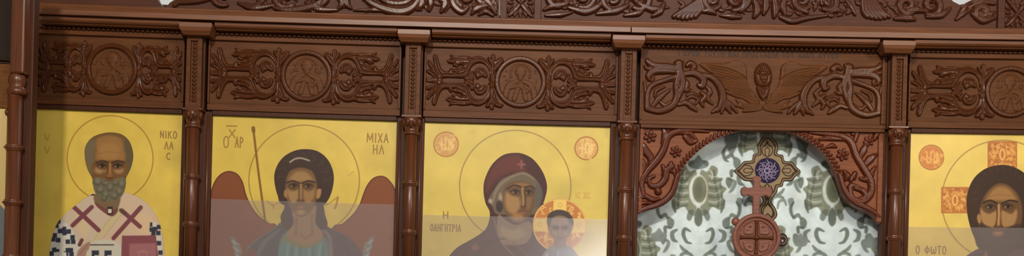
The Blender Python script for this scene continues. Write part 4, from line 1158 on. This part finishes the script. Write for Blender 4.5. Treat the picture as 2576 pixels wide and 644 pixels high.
f.fill(Cq([(290, 440), (240, 520), (120, 600), (60, 680), (40, 850), (400, 850), (360, 640), (320, 520)]), (78, 44, 46), 8, .9)
f.line(Cq([(262, 330), (290, 400), (276, 470), (236, 512)]), 3, (52, 26, 26), 3, .7)
# cap under the veil
f.fill(Cq([(300, 345), (280, 310), (320, 240), (360, 190), (440, 160), (500, 150), (560, 190), (592, 250), (590, 320), (560, 390), (520, 400), (360, 400), (320, 390)]), (104, 90, 72), 3)
f.line(Cq([(300, 340), (330, 250), (390, 190), (480, 155), (550, 190)]), [4, 8, 7, 6, 3], (138, 120, 96), 4, .8)
f.ell(*Cq([(350, 305)])[0], 5, 14, (170, 152, 124), 4, .8); f.ell(*Cq([(345, 350)])[0], 9, 15, (46, 34, 34), 4, .8); f.ell(*Cq([(290, 320)])[0], 5, 6, (178, 164, 140), 3, .8)
f.fill(Cq([(570, 210), (600, 260), (596, 320), (560, 360), (556, 280)]), (88, 82, 76), 5, .8)
f.fill(Cq([(340, 400), (380, 430), (440, 460), (520, 440), (540, 500), (500, 570), (400, 580), (350, 560), (330, 480)]), (132, 108, 84), 4)
f.fill(Cq([(355, 470), (420, 490), (470, 480), (500, 520), (440, 545), (360, 530)]), (160, 134, 106), 10, .8)
f.line(Cq([(310, 420), (340, 520), (380, 590), (430, 640)]), [4, 8, 7, 4], (140, 112, 96), 4, .6)
fc = Cq([(372, 250), (392, 220), (450, 200), (510, 205), (552, 240), (556, 290), (548, 350), (530, 400), (490, 440), (450, 450), (410, 430), (378, 390), (364, 330)])
f.fill(fc, (104, 76, 46), 2.5)
f.fill(Cq([(384, 270), (420, 285), (460, 300), (468, 350), (440, 395), (400, 385), (378, 340)]), (166, 128, 78), 10, .9)
f.fill(Cq([(400, 235), (450, 212), (510, 215), (530, 235), (460, 232)]), (150, 108, 60), 6, .7)
f.fill(Cq([(505, 300), (535, 300), (530, 350), (510, 375), (500, 340)]), (134, 100, 66), 6, .7)
f.ell(*Cq([(452, 415)])[0], 15, 10, (168, 122, 72), 8, .8)
eyes(f, Cq([(438, 264), (516, 266)]), 8)
f.line(Cq([(392, 246), (430, 226), (474, 238)]), 4, (56, 36, 24), 2); f.line(Cq([(496, 238), (530, 232), (552, 248)]), 4, (56, 36, 24), 2)
f.line(Cq([(480, 242), (484, 300), (486, 340)]), 5, (170, 134, 88), 3, .8); f.line(Cq([(496, 244), (498, 310), (496, 345)]), 3, (80, 48, 28), 2.5, .9); f.line(Cq([(470, 350), (486, 358), (500, 348)]), 3, (86, 52, 32), 2)
f.line(Cq([(456, 380), (480, 376), (502, 382)]), 3.4, (112, 66, 50), 2); f.ell(*Cq([(480, 390)])[0], 8, 2.6, (140, 92, 70), 2.5, .9)
st = Cq([(475, 103)])[0]
for a, b in (((0, -9), (0, 9)), ((-8, 0), (8, 0))): f.line([(st[0] + a[0], st[1] + a[1]), (st[0] + b[0], st[1] + b[1])], 5, (140, 88, 74), 2.5, .9)
st = Cq([(203, 592)])[0]; f.fill([(st[0], st[1] - 10), (st[0] + 10, st[1] + 4), (st[0], st[1] + 8), (st[0] - 11, st[1] + 4)], (128, 76, 66), 3, .9)
f.line([(1180, 660), (1230, 610), (1270, 600)], 4, (54, 30, 32), 5, .6); f.line([(1290, 610), (1330, 650), (1340, 720)], [4, 10, 8], (104, 74, 70), 6, .5)
# the child
ch = (1408, 567)
f.ell(ch[0], ch[1], 67.5, 67.5, (214, 160, 84), 1.8, 1, fig=True)
rnd = random.Random(8)
f.ell(ch[0], ch[1], 64, 64, (190, 124, 60), 2)
for k in range(80):
    a = rnd.uniform(0, 2 * PI); q = rnd.uniform(36, 60); b = rnd.uniform(0, 2 * PI)
    p = (ch[0] + q * math.cos(a), ch[1] + q * math.sin(a)); f.line([p, (p[0] + 6 * math.cos(b), p[1] + 6 * math.sin(b)), (p[0] + 7 * math.cos(b + 1), p[1] + 7 * math.sin(b + 1))], 2.4, (236, 192, 112), 1.5, .85)
GP = (232, 198, 104)
f.fill([(1393, 502), (1425, 503), (1425, 536), (1391, 534)], GP, 2, 1, False); f.fill([(1342, 549), (1378, 549), (1378, 583), (1344, 582)], GP, 2, 1, False); f.fill([(1442, 550), (1474, 550), (1472, 586), (1436, 586)], GP, 2, 1, False)
f.ring(ch[0], ch[1], 66, 3, (226, 180, 108), 1.5)
for x, y in ((1409, 516), (1358, 564), (1456, 566)): f.ring(x, y, 5, 2, (196, 158, 84), 1.6, .8)
f.fill([(1330, 740), (1345, 690), (1366, 640), (1390, 618), (1426, 616), (1452, 640), (1474, 690), (1484, 740)], (128, 126, 134), 3, 1, fig=True)
f.line([(1376, 640), (1366, 690)], 6, (176, 172, 172), 5, .7); f.line([(1404, 634), (1400, 700)], 5, (160, 160, 164), 5, .7); f.line([(1440, 650), (1448, 700)], 5, (100, 98, 110), 5, .7)
f.fill([(1377, 556), (1380, 540), (1394, 530), (1410, 528), (1428, 534), (1440, 548), (1442, 568), (1434, 590), (1424, 604), (1424, 622), (1394, 622), (1394, 604), (1382, 586)], (128, 106, 92), 2.5, 1)
f.fill([(1376, 560), (1379, 540), (1394, 530), (1412, 528), (1430, 535), (1441, 550), (1442, 566), (1434, 560), (1424, 546), (1404, 542), (1388, 550), (1382, 572)], (72, 60, 56), 2.5)
f.fill([(1390, 552), (1408, 546), (1426, 552), (1426, 566), (1390, 566)], (154, 128, 108), 6, .8); f.ell(1396, 584, 8, 8, (156, 130, 110), 6, .7); f.ell(1422, 584, 8, 8, (148, 122, 104), 6, .7)
eyes(f, ((1399, 573), (1421, 573)), 5)
f.line([(1409, 570), (1408, 590)], 3, (160, 132, 110), 2.5, .8); f.line([(1403, 600), (1409, 599), (1416, 600)], 2.6, (108, 68, 60), 2)
icon_end(t, g, f)
M['faint'] = plain('faint lettering', (208, 172, 84), .5)
for s_, x, y, w_, h_, m_ in (('Η', 1121, 541, 14, 17, 'ink'), ('ΟΔΗΓΗΤΡΙΑ', 1121, 573, 76, 17, 'ink'), ('ΙϹ ΧϹ', 1466, 491, 36, 15, 'faint')):
    lettering('inscription', t, M[m_], s_, x, y, w_, h_, YI)
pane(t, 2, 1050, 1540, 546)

# ---- the long-haired man
t, g, f = icon_start(3, 'gold icon of a long-haired bearded man, cut by the right edge of the photo', 4, (228, 200, 98))
g.ring(2521, 505, 152, 2.6, (160, 124, 58), 1.8)
roundel(g, 2343, 396, 32, 11, (202, 122, 44), (236, 184, 92))
redpanel(g, [(2486, 357), (2557, 357), (2557, 420), (2486, 420)], 12); redpanel(g, [(2369, 472), (2436, 472), (2436, 535), (2369, 535)], 13); redpanel(g, [(2606, 474), (2672, 474), (2672, 538), (2606, 538)], 14)
Hq = lambda pts: T(2400, 350, 2.19, pts)
f.fill([(2380, 740), (2400, 672), (2436, 640), (2476, 622), (2560, 618), (2610, 640), (2650, 680), (2668, 740)], (84, 58, 66), 2.5, 1, fig=True)
f.line([(2440, 650), (2480, 640), (2500, 700)], 6, (56, 40, 50), 5, .6)
hair = Hq([(68, 350), (78, 280), (110, 215), (160, 170), (215, 148), (275, 142), (335, 156), (390, 190), (430, 240), (455, 320), (456, 420), (436, 520), (400, 600), (160, 610), (110, 540), (78, 440)])
f.fill(hair, (58, 38, 26), 2, 1, fig=True)
for k in range(14):
    a = PI * (1.0 + k * .075); f.line([(2521 + 62 * math.cos(a), 500 + 70 * math.sin(a)), (2521 + 74 * math.cos(a - .04), 500 + 82 * math.sin(a - .04))], 2.5, (84, 58, 40), 3, .5)
    f.line([(2432 + 3 * k, 470 + (k % 3) * 9), (2430 + 3.4 * k, 530), (2446 + 3 * k, 590)], 1.8, (80, 54, 38), 3, .35)
face = Hq([(148, 360), (168, 310), (200, 270), (245, 244), (295, 252), (340, 290), (366, 340), (376, 400), (368, 470), (340, 560), (290, 610), (210, 612), (160, 560), (136, 470), (138, 410)])
f.fill(face, (104, 72, 40), 2.5)
f.fill(Hq([(180, 325), (210, 282), (250, 260), (300, 272), (336, 316), (330, 338), (190, 338)]), (166, 122, 68), 10, .9)
f.line(Hq([(190, 318), (250, 305), (320, 314)]), 2.5, (138, 92, 44), 4, .6)
f.fill([(2467, 524), (2474, 532), (2487, 538), (2500, 533), (2506, 530), (2508, 552), (2500, 570), (2480, 569), (2468, 550)], (174, 134, 84), 5, .9)
f.fill([(2519, 530), (2530, 533), (2545, 538), (2557, 527), (2558, 546), (2548, 567), (2524, 570), (2517, 550)], (170, 130, 80), 5, .9)
eyes(f, Hq([(200, 372), (296, 370)]), 9)
f.line(Hq([(160, 352), (200, 338), (240, 358)]), 4.5, (50, 30, 18), 2); f.line(Hq([(262, 358), (305, 338), (348, 346)]), 4.5, (50, 30, 18), 2)
f.line(Hq([(246, 362), (246, 420), (244, 470)]), 6, (198, 148, 84), 3, .85); f.line(Hq([(234, 364), (236, 430), (228, 474)]), 2.8, (80, 46, 24), 2, .9); f.line(Hq([(260, 364), (258, 430), (262, 470)]), 2, (98, 60, 32), 2.5, .7)
f.line(Hq([(222, 480), (244, 490), (266, 480)]), 3.5, (84, 50, 28), 2)
f.fill(Hq([(126, 425), (138, 412), (148, 440), (142, 466), (130, 455)]), (178, 130, 78), 2, .9)
f.fill(Hq([(140, 470), (180, 478), (215, 492), (244, 498), (275, 492), (320, 478), (366, 470), (360, 540), (330, 600), (300, 650), (245, 672), (190, 650), (160, 590)]), (66, 46, 34), 5, .95, fig=True)
f.ell(*Hq([(242, 520)])[0], 14, 8, (132, 92, 58), 4, .9); f.line(Hq([(214, 508), (242, 506), (270, 510)]), 3.6, (116, 62, 44), 2); f.ell(*Hq([(242, 518)])[0], 9, 3, (164, 108, 76), 2.5, .9)
for k in range(7): f.line(Hq([(170 + 24 * k, 540), (180 + 20 * k, 590), (200 + 15 * k, 640)]), 2, (96, 70, 52), 3, .5)
f.fill([(2470, 740), (2476, 640), (2496, 628), (2540, 640), (2556, 740)], (150, 114, 84), 4, .7)
f.fill(Hq([(180, 580), (245, 600), (310, 580), (300, 650), (245, 672), (190, 650)]), (66, 46, 34), 5, .95)
icon_end(t, g, f)
lettering('inscription', t, M['ink'], 'Ο ΦΩΤΟ', 2342, 629, 76, 20, YI)
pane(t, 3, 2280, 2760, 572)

# ------------------------------------------------------------------ crest of carved boards along the top
YK = -0.055
def ok(pts): return [W(x, y, YK) for x, y in pts]
zk = zt + .0005
def crest_board(pxa, pxb, contour, label, name='crest_board', grp='carved crest boards above the cornice'):
    xa_, xb_ = xc(pxa, 20, YK), xc(pxb, 20, YK)
    t = thing(name, ((xa_ + xb_) / 2, YK, zk), label, 'carved panel', grp)
    n = max(2, int((xb_ - xa_) / .12))
    bot = [(xb_ + (xa_ - xb_) * i / n, zk) for i in range(n + 1)]
    MB().outline(bot[::-1][0:] [::-1] + ok(contour) if contour else bot, YK, YK + .03).build('board', M['crest'], t)
    u = U(YK)
    return t, xa_, xb_


# left board, with a pointed gap in its top edge
ctr = [(88, -160), (340, -160), (372, -60), (388, -22), (398, 2), (407, 14), (414, 21), (421, 14), (428, 6), (444, -4), (476, -20), (520, -60), (600, -160), (1258, -160)]
t, xa_, xb_ = crest_board(88, 1257, ctr, 'long carved crest board at the top, above the bishop and archangel icons')
OK_ = W(900, 0, YK)
K2 = lambda pts: loc(pts, OK_, YK)
cvL = [St(K2([(440, 14), (470, -6), (520, -20)]), [5, 6, 4], .8, .2), St(K2([(450, 8), (500, 2), (540, -12), (560, -40)]), [4, 7, 7, 4], .9, .3)]
rnd = random.Random(3)
def curl(cx, cy, r, a0, turns, wd, sgn=1):
    pts = []
    for k in range(int(10 * turns) + 4):
        q = k / (10 * turns + 3); a = a0 + sgn * q * turns * 2 * PI
        rr = r * (1 - .72 * q); pts.append((cx + rr * math.cos(a), cy + rr * math.sin(a)))
    return St(K2(pts), [wd * .6, wd, wd * .9, wd * .5], 1, .25)
for cx_, cy_, r_, a_, s_ in ((560, -14, 30, 1.2, 1), (640, -16, 34, 2.2, -1), (716, -10, 32, .8, 1), (800, -12, 30, 2.4, -1), (1120, -10, 26, .6, -1), (1170, -6, 24, 2.0, 1), (1218, -2, 26, 1.0, -1)):
    cvL.append(curl(cx_, cy_, r_, a_, 1.1, 8, s_))
for pts, wd in (([(600, 8), (640, 22), (690, 14)], [3, 7, 3]), ([(690, 20), (730, 27), (790, 16), (820, -6)], [4, 8, 8, 4]), ([(770, 6), (800, 24), (850, 26)], [3, 7, 3]), ([(840, -20), (862, 6), (850, 24)], [4, 9, 3]), ([(880, -20), (872, 8), (884, 22)], [4, 8, 3]),
                ([(905, -20), (930, 6), (970, 24), (1010, 30), (1040, 18), (1060, -12)], [4, 7, 9, 10, 8, 5]), ([(940, -14), (980, 8), (1020, 8), (1046, -10)], [4, 7, 7, 4]), ([(890, 27), (940, 26), (985, 30)], [2, 5, 3]),
                ([(1050, 26), (1062, 8), (1058, -16)], [3, 9, 5]), ([(1080, 28), (1084, 6), (1076, -16)], [3, 8, 5]), ([(1110, 30), (1120, 10), (1112, -14)], [4, 9, 5]),
                ([(1134, -14), (1142, 14), (1162, 30), (1178, 18)], [6, 8, 7, 4]), ([(1186, 36), (1200, 22), (1232, 14)], [3, 8, 3]), ([(1200, -12), (1228, 6), (1248, 36)], [4, 8, 3]), ([(1236, -10), (1246, 10), (1248, 28)], [3, 5, 3]), ([(1205, 38), (1222, 30), (1240, 40)], [3, 6, 3])):
    cvL.append(St(K2(pts), wd, 1, .25))
def filler(xs0, xs1, n, seed, slope):
    rn = random.Random(seed); out = []
    for _ in range(n):
        x = rn.uniform(xs0, xs1); y = rn.uniform(-24, 24) + slope(x); a = rn.uniform(-1.2, 1.2) + rn.choice((0, PI)); L = rn.uniform(14, 26); b = rn.choice((-1, 1)) * rn.uniform(.4, .9)
        p1 = (x + L * .5 * math.cos(a), y + L * .5 * math.sin(a)); p2 = (p1[0] + L * .5 * math.cos(a + b), p1[1] + L * .5 * math.sin(a + b))
        if max(y, p1[1], p2[1]) > slope(x) + 31: continue
        out.append(St(K2([(x, y), p1, p2]), [2, 5, 1.5], .62, .3))
    return out


cvL += filler(640, 1240, 80, 5, lambda x: 6 + (x - 940) * .02)
relief('acanthus_carving', t, M['crest_carve'], cvL, OK_, YK, .017, fat=1.3)
uK = U(YK)

# square block with a crossed leaf carving
def crest_block(pa, pb, label):
    t, xa_, xb_ = crest_board(pa, pb, [(pa, -160), (pb, -160)], label, 'crest_block', 'square carved blocks in the crest')
    mb = MB()
    for a, b in ((xa_, xa_ + 17 * uK), (xb_ - 17 * uK, xb_)): mb.box(a, b, YK - .014, YK - .0002, zk, zk + .22, 1)
    mb.box(xa_ + 17 * uK, xb_ - 17 * uK, YK - .014, YK - .0002, zk, zk + 4 * uK, 1)
    mb.build('block_frame', M['crest'], t, .002)
    xm = (xa_ + xb_) / 2; o = (xm, zk + 42 * uK); st = []
    for sx_ in (-1, 1):
        for sz_ in (-1, 1):
            st += [St([(0, 0), (sx_ * 12, sz_ * 16), (sx_ * 28, sz_ * 33)], [5, 7, 4], 1, .3), St([(sx_ * 6, sz_ * 22), (sx_ * 14, sz_ * 30), (sx_ * 12, sz_ * 36)], [3, 5, 3], .8), St([(sx_ * 20, sz_ * 8), (sx_ * 28, sz_ * 14), (sx_ * 31, sz_ * 24)], [3, 5, 3], .8)]
    st += [St([(0, -30), (0, -36)], [6, 5], .9), St([(-28, 0), (-20, 0)], [5, 4], .8), St([(28, 0), (20, 0)], [5, 4], .8), St([(0, 0), (.5, 0)], [7], 1.1)]
    relief('leaf_carving', t, M['crest_carve'], st, o, YK, .014)


crest_block(1258, 1361, 'square carved crest block with crossed leaves above the mother and child icon')
ctr = [(1362, -160), (2330, -160), (2368, -50), (2384, -12), (2398, 4), (2414, 12), (2434, 8), (2444, 0), (2456, -4), (2468, -2), (2490, -6), (2507, -4)]
t, xa_, xb_ = crest_board(1362, 2507, ctr, 'long carved crest board at the top, above the curtained arch')
OK_ = W(1930, 0, YK)
cvR = []
# broad fluted shells
def shell(cx, cy, dx):
    for k in range(6):
        a = -.7 + k * .28
        cvR.append(St(K2([(cx - dx * 40 + 6 * k, cy - 48), (cx - dx * 14 + 9 * (k - 2.5), cy - 16), (cx + 11 * (k - 2.5) , cy + 2 - abs(k - 2.5) * 2.2)]), [5, 6, 5], .9, .1))
shell(1722, 46, -1); shell(2208, 46, 1)
for cx_, cy_, r_, a_, s_ in ((1400, -6, 26, .4, 1), (1470, -8, 30, 2.0, -1), (1540, -2, 30, .9, 1), (1610, -2, 28, 2.2, -1), (1790, 2, 24, .6, 1), (1850, 2, 26, 1.8, -1), (2016, 2, 24, .8, 1), (2084, 4, 24, 2.2, -1), (2280, 14, 24, .6, 1), (2342, 14, 26, 2.0, -1), (2470, 32, 20, 1.6, 1)):
    cvR.append(curl(cx_, cy_, r_, a_, 1.2, 8, s_))
for pts, wd in (([(1368, 26), (1390, 16), (1420, 12), (1432, 2)], [3, 7, 6, 3]), ([(1372, 40), (1410, 38), (1440, 32)], [3, 6, 2]), ([(1430, 20), (1470, 30), (1500, 20), (1520, -4)], [4, 8, 7, 3]), ([(1500, 36), (1550, 28), (1580, 14)], [3, 8, 4]), ([(1570, 40), (1604, 34), (1620, 22)], [3, 7, 3]), ([(1600, 8), (1640, 24), (1668, 18)], [4, 8, 3]), ([(1640, 42), (1660, 30), (1670, 8)], [3, 7, 4]),
                ([(1768, 30), (1786, 28), (1800, 36)], [4, 8, 3]), ([(1810, 40), (1840, 42), (1862, 44)], [2, 7, 4]), ([(1862, 30), (1876, 14), (1890, -10)], [4, 8, 5]), ([(1896, 44), (1904, 26), (1896, 0)], [4, 9, 5]), ([(1920, 36), (1926, 14), (1924, -14)], [4, 9, 6]), ([(1946, 44), (1950, 24), (1944, -8)], [4, 9, 5]), ([(1974, 38), (1968, 16), (1976, -10)], [4, 8, 5]),
                ([(1962, 44), (1992, 54), (2030, 46), (2080, 40)], [4, 7, 6, 3]), ([(1992, 10), (2010, 24), (2030, 32)], [4, 7, 4]), ([(2086, 32), (2104, 26), (2118, 32)], [4, 7, 3]), ([(2120, -10), (2136, 14), (2150, 38)], [3, 6, 3]), ([(2066, 12), (2064, -10)], [4, 4]),
                ([(2250, 48), (2280, 46), (2300, 50)], [4, 8, 4]), ([(2268, 36), (2296, 26), (2330, 30)], [4, 8, 3]), ([(2330, 44), (2366, 38), (2390, 20)], [3, 8, 3]), ([(2404, 50), (2420, 36), (2442, 24)], [3, 6, 3]), ([(2410, 42), (2424, 20), (2440, 6)], [4, 6, 3]), ([(2436, 20), (2464, 6), (2500, 10)], [4, 6, 4]), ([(2444, 36), (2470, 52), (2500, 46)], [4, 8, 4]), ([(2470, 26), (2486, 38), (2500, 30)], [4, 7, 3])):
    cvR.append(St(K2(pts), wd, 1, .25))
cvR += filler(1372, 2340, 130, 6, lambda x: 12 + (x - 1900) * .018)
relief('acanthus_carving', t, M['crest_carve'], cvR, OK_, YK, .017, fat=1.3)
crest_block(2508, 2611, 'square carved crest block at the right edge, above the long-haired man')

# ------------------------------------------------------------------ the wing standing forward at the left edge
YS = -0.56
us = U(YS)
SG = lambda px, py, y=YS: W(px, py, y)
xm = SG(38, 400)[0]
t = thing('carved_post', (xm, YS, 0), 'carved wooden corner post standing forward at the left edge of the photo', 'post', 'carved posts between the bays of the screen')
zz = lambda py: SG(40, py)[1]
pl = [(15.5, None)]
MB().lathe(xm - .004, YS, [(18 * us, .02), (18 * us, zz(234))]).build('column_shaft', M['post'], t)
MB().box(xm - .026, xm + .026, YS - .03, YS + .019, 0, .08, 1).build('plinth', M['post'], t, .004)
for p in (372, 510, 648):
    r = [(18, -9), (20.5, -6), (20, -4.5), (24, -2), (24.6, 0), (24, 2), (20, 4.5), (20.5, 6), (18, 9)]
    MB().lathe(xm - .004, YS, [(a * us, zz(p) + b * us) for a, b in r]).build('ring', M['post'], t)
MB().lathe(xm, YS, [(18 * us, zz(240)), (23 * us, zz(236)), (24 * us, zz(228)), (20 * us, zz(222)), (17 * us, zz(217)), (21 * us, zz(208)), (22 * us, zz(198)), (18 * us, zz(188)), (16 * us, zz(184))]).build('capital', M['post'], t)
kx = SG(18, 283)
MB().ball(kx[0], YS, kx[1], 6 * us, 6 * us, 9 * us, 14, 8).build('knob', M['post'], t)
xu = SG(54, 90)[0]
MB().box(xu - 19 * us, xu + 17 * us, YS - .026, YS + .03, zz(188), zz(-150), 1).build('upper_pilaster', M['post'], t, .006)
MB().box(xu - 26 * us, xu + 22 * us, YS - .012, YS + .03, zz(-150), zz(-190), 1).build('cap_block', M['post'], t, .004)
xj0, xj1 = SG(46, 450, -.53)[0], SG(79, 450, -.53)[0]
MB().box(xj0, xj1, YS + .02, YS + .06, 0, zz(-150), 1).build('jamb', M['stile'], t, .003)
# bay of the wing running away to the left of the post
def wing_slab(t, mat, part, z0_, z1_, th=.02, off=0.0):
    mb = MB(); a = (SG(20, 300, YS)[0], YS + .045 + off); b = (a[0] - .30, YS - .05 + off)
    mb.add([(a[0], a[1], z0_), (b[0], b[1], z0_), (b[0], b[1], z1_), (a[0], a[1], z1_), (a[0], a[1] + th, z0_), (b[0], b[1] + th, z0_), (b[0], b[1] + th, z1_), (a[0], a[1] + th, z1_)],
           [(0, 1, 2, 3), (4, 7, 6, 5), (0, 4, 5, 1), (3, 2, 6, 7), (0, 3, 7, 4), (1, 5, 6, 2)])
    return a, b, mb.build(part, mat, t, .002)


M['side_gold'] = plain('side icon gold', (206, 176, 92), .4, .1)
M['side_robe'] = plain('side icon robe', (92, 98, 100), .5, .15)
M['side_board'] = wood('side frieze wood', (112, 70, 34), .6, 'x', spec=.1)
t = thing('side_screen', (xm - .2, YS, 0), 'brown wooden side screen at the far left edge, beyond the corner post', 'screen')
wing_slab(t, M['side_board'], 'frieze_board', zz(269), zz(152))
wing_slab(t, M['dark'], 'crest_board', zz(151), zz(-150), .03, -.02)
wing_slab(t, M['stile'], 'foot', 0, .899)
tw = thing('side_icon', (xm - .2, YS, .9), 'sliver of a gold icon at the far left edge behind the corner post', 'icon')
a, b, _ = wing_slab(tw, M['side_gold'], 'gold_ground', .9005, zz(270))
lp = lambda f, z: (a[0] + (b[0] - a[0]) * f, a[1] + (b[1] - a[1]) * f - .001, z)
rb = MB().add([lp(.01, .95), lp(.98, .95), lp(.98, zz(480)), lp(.2, zz(490)), lp(.01, zz(540))], [(0, 1, 2, 3, 4)]).build('painted_figure', M['side_robe'], tw)
s = rb.modifiers.new('thickness', 'SOLIDIFY'); s.thickness = .0008
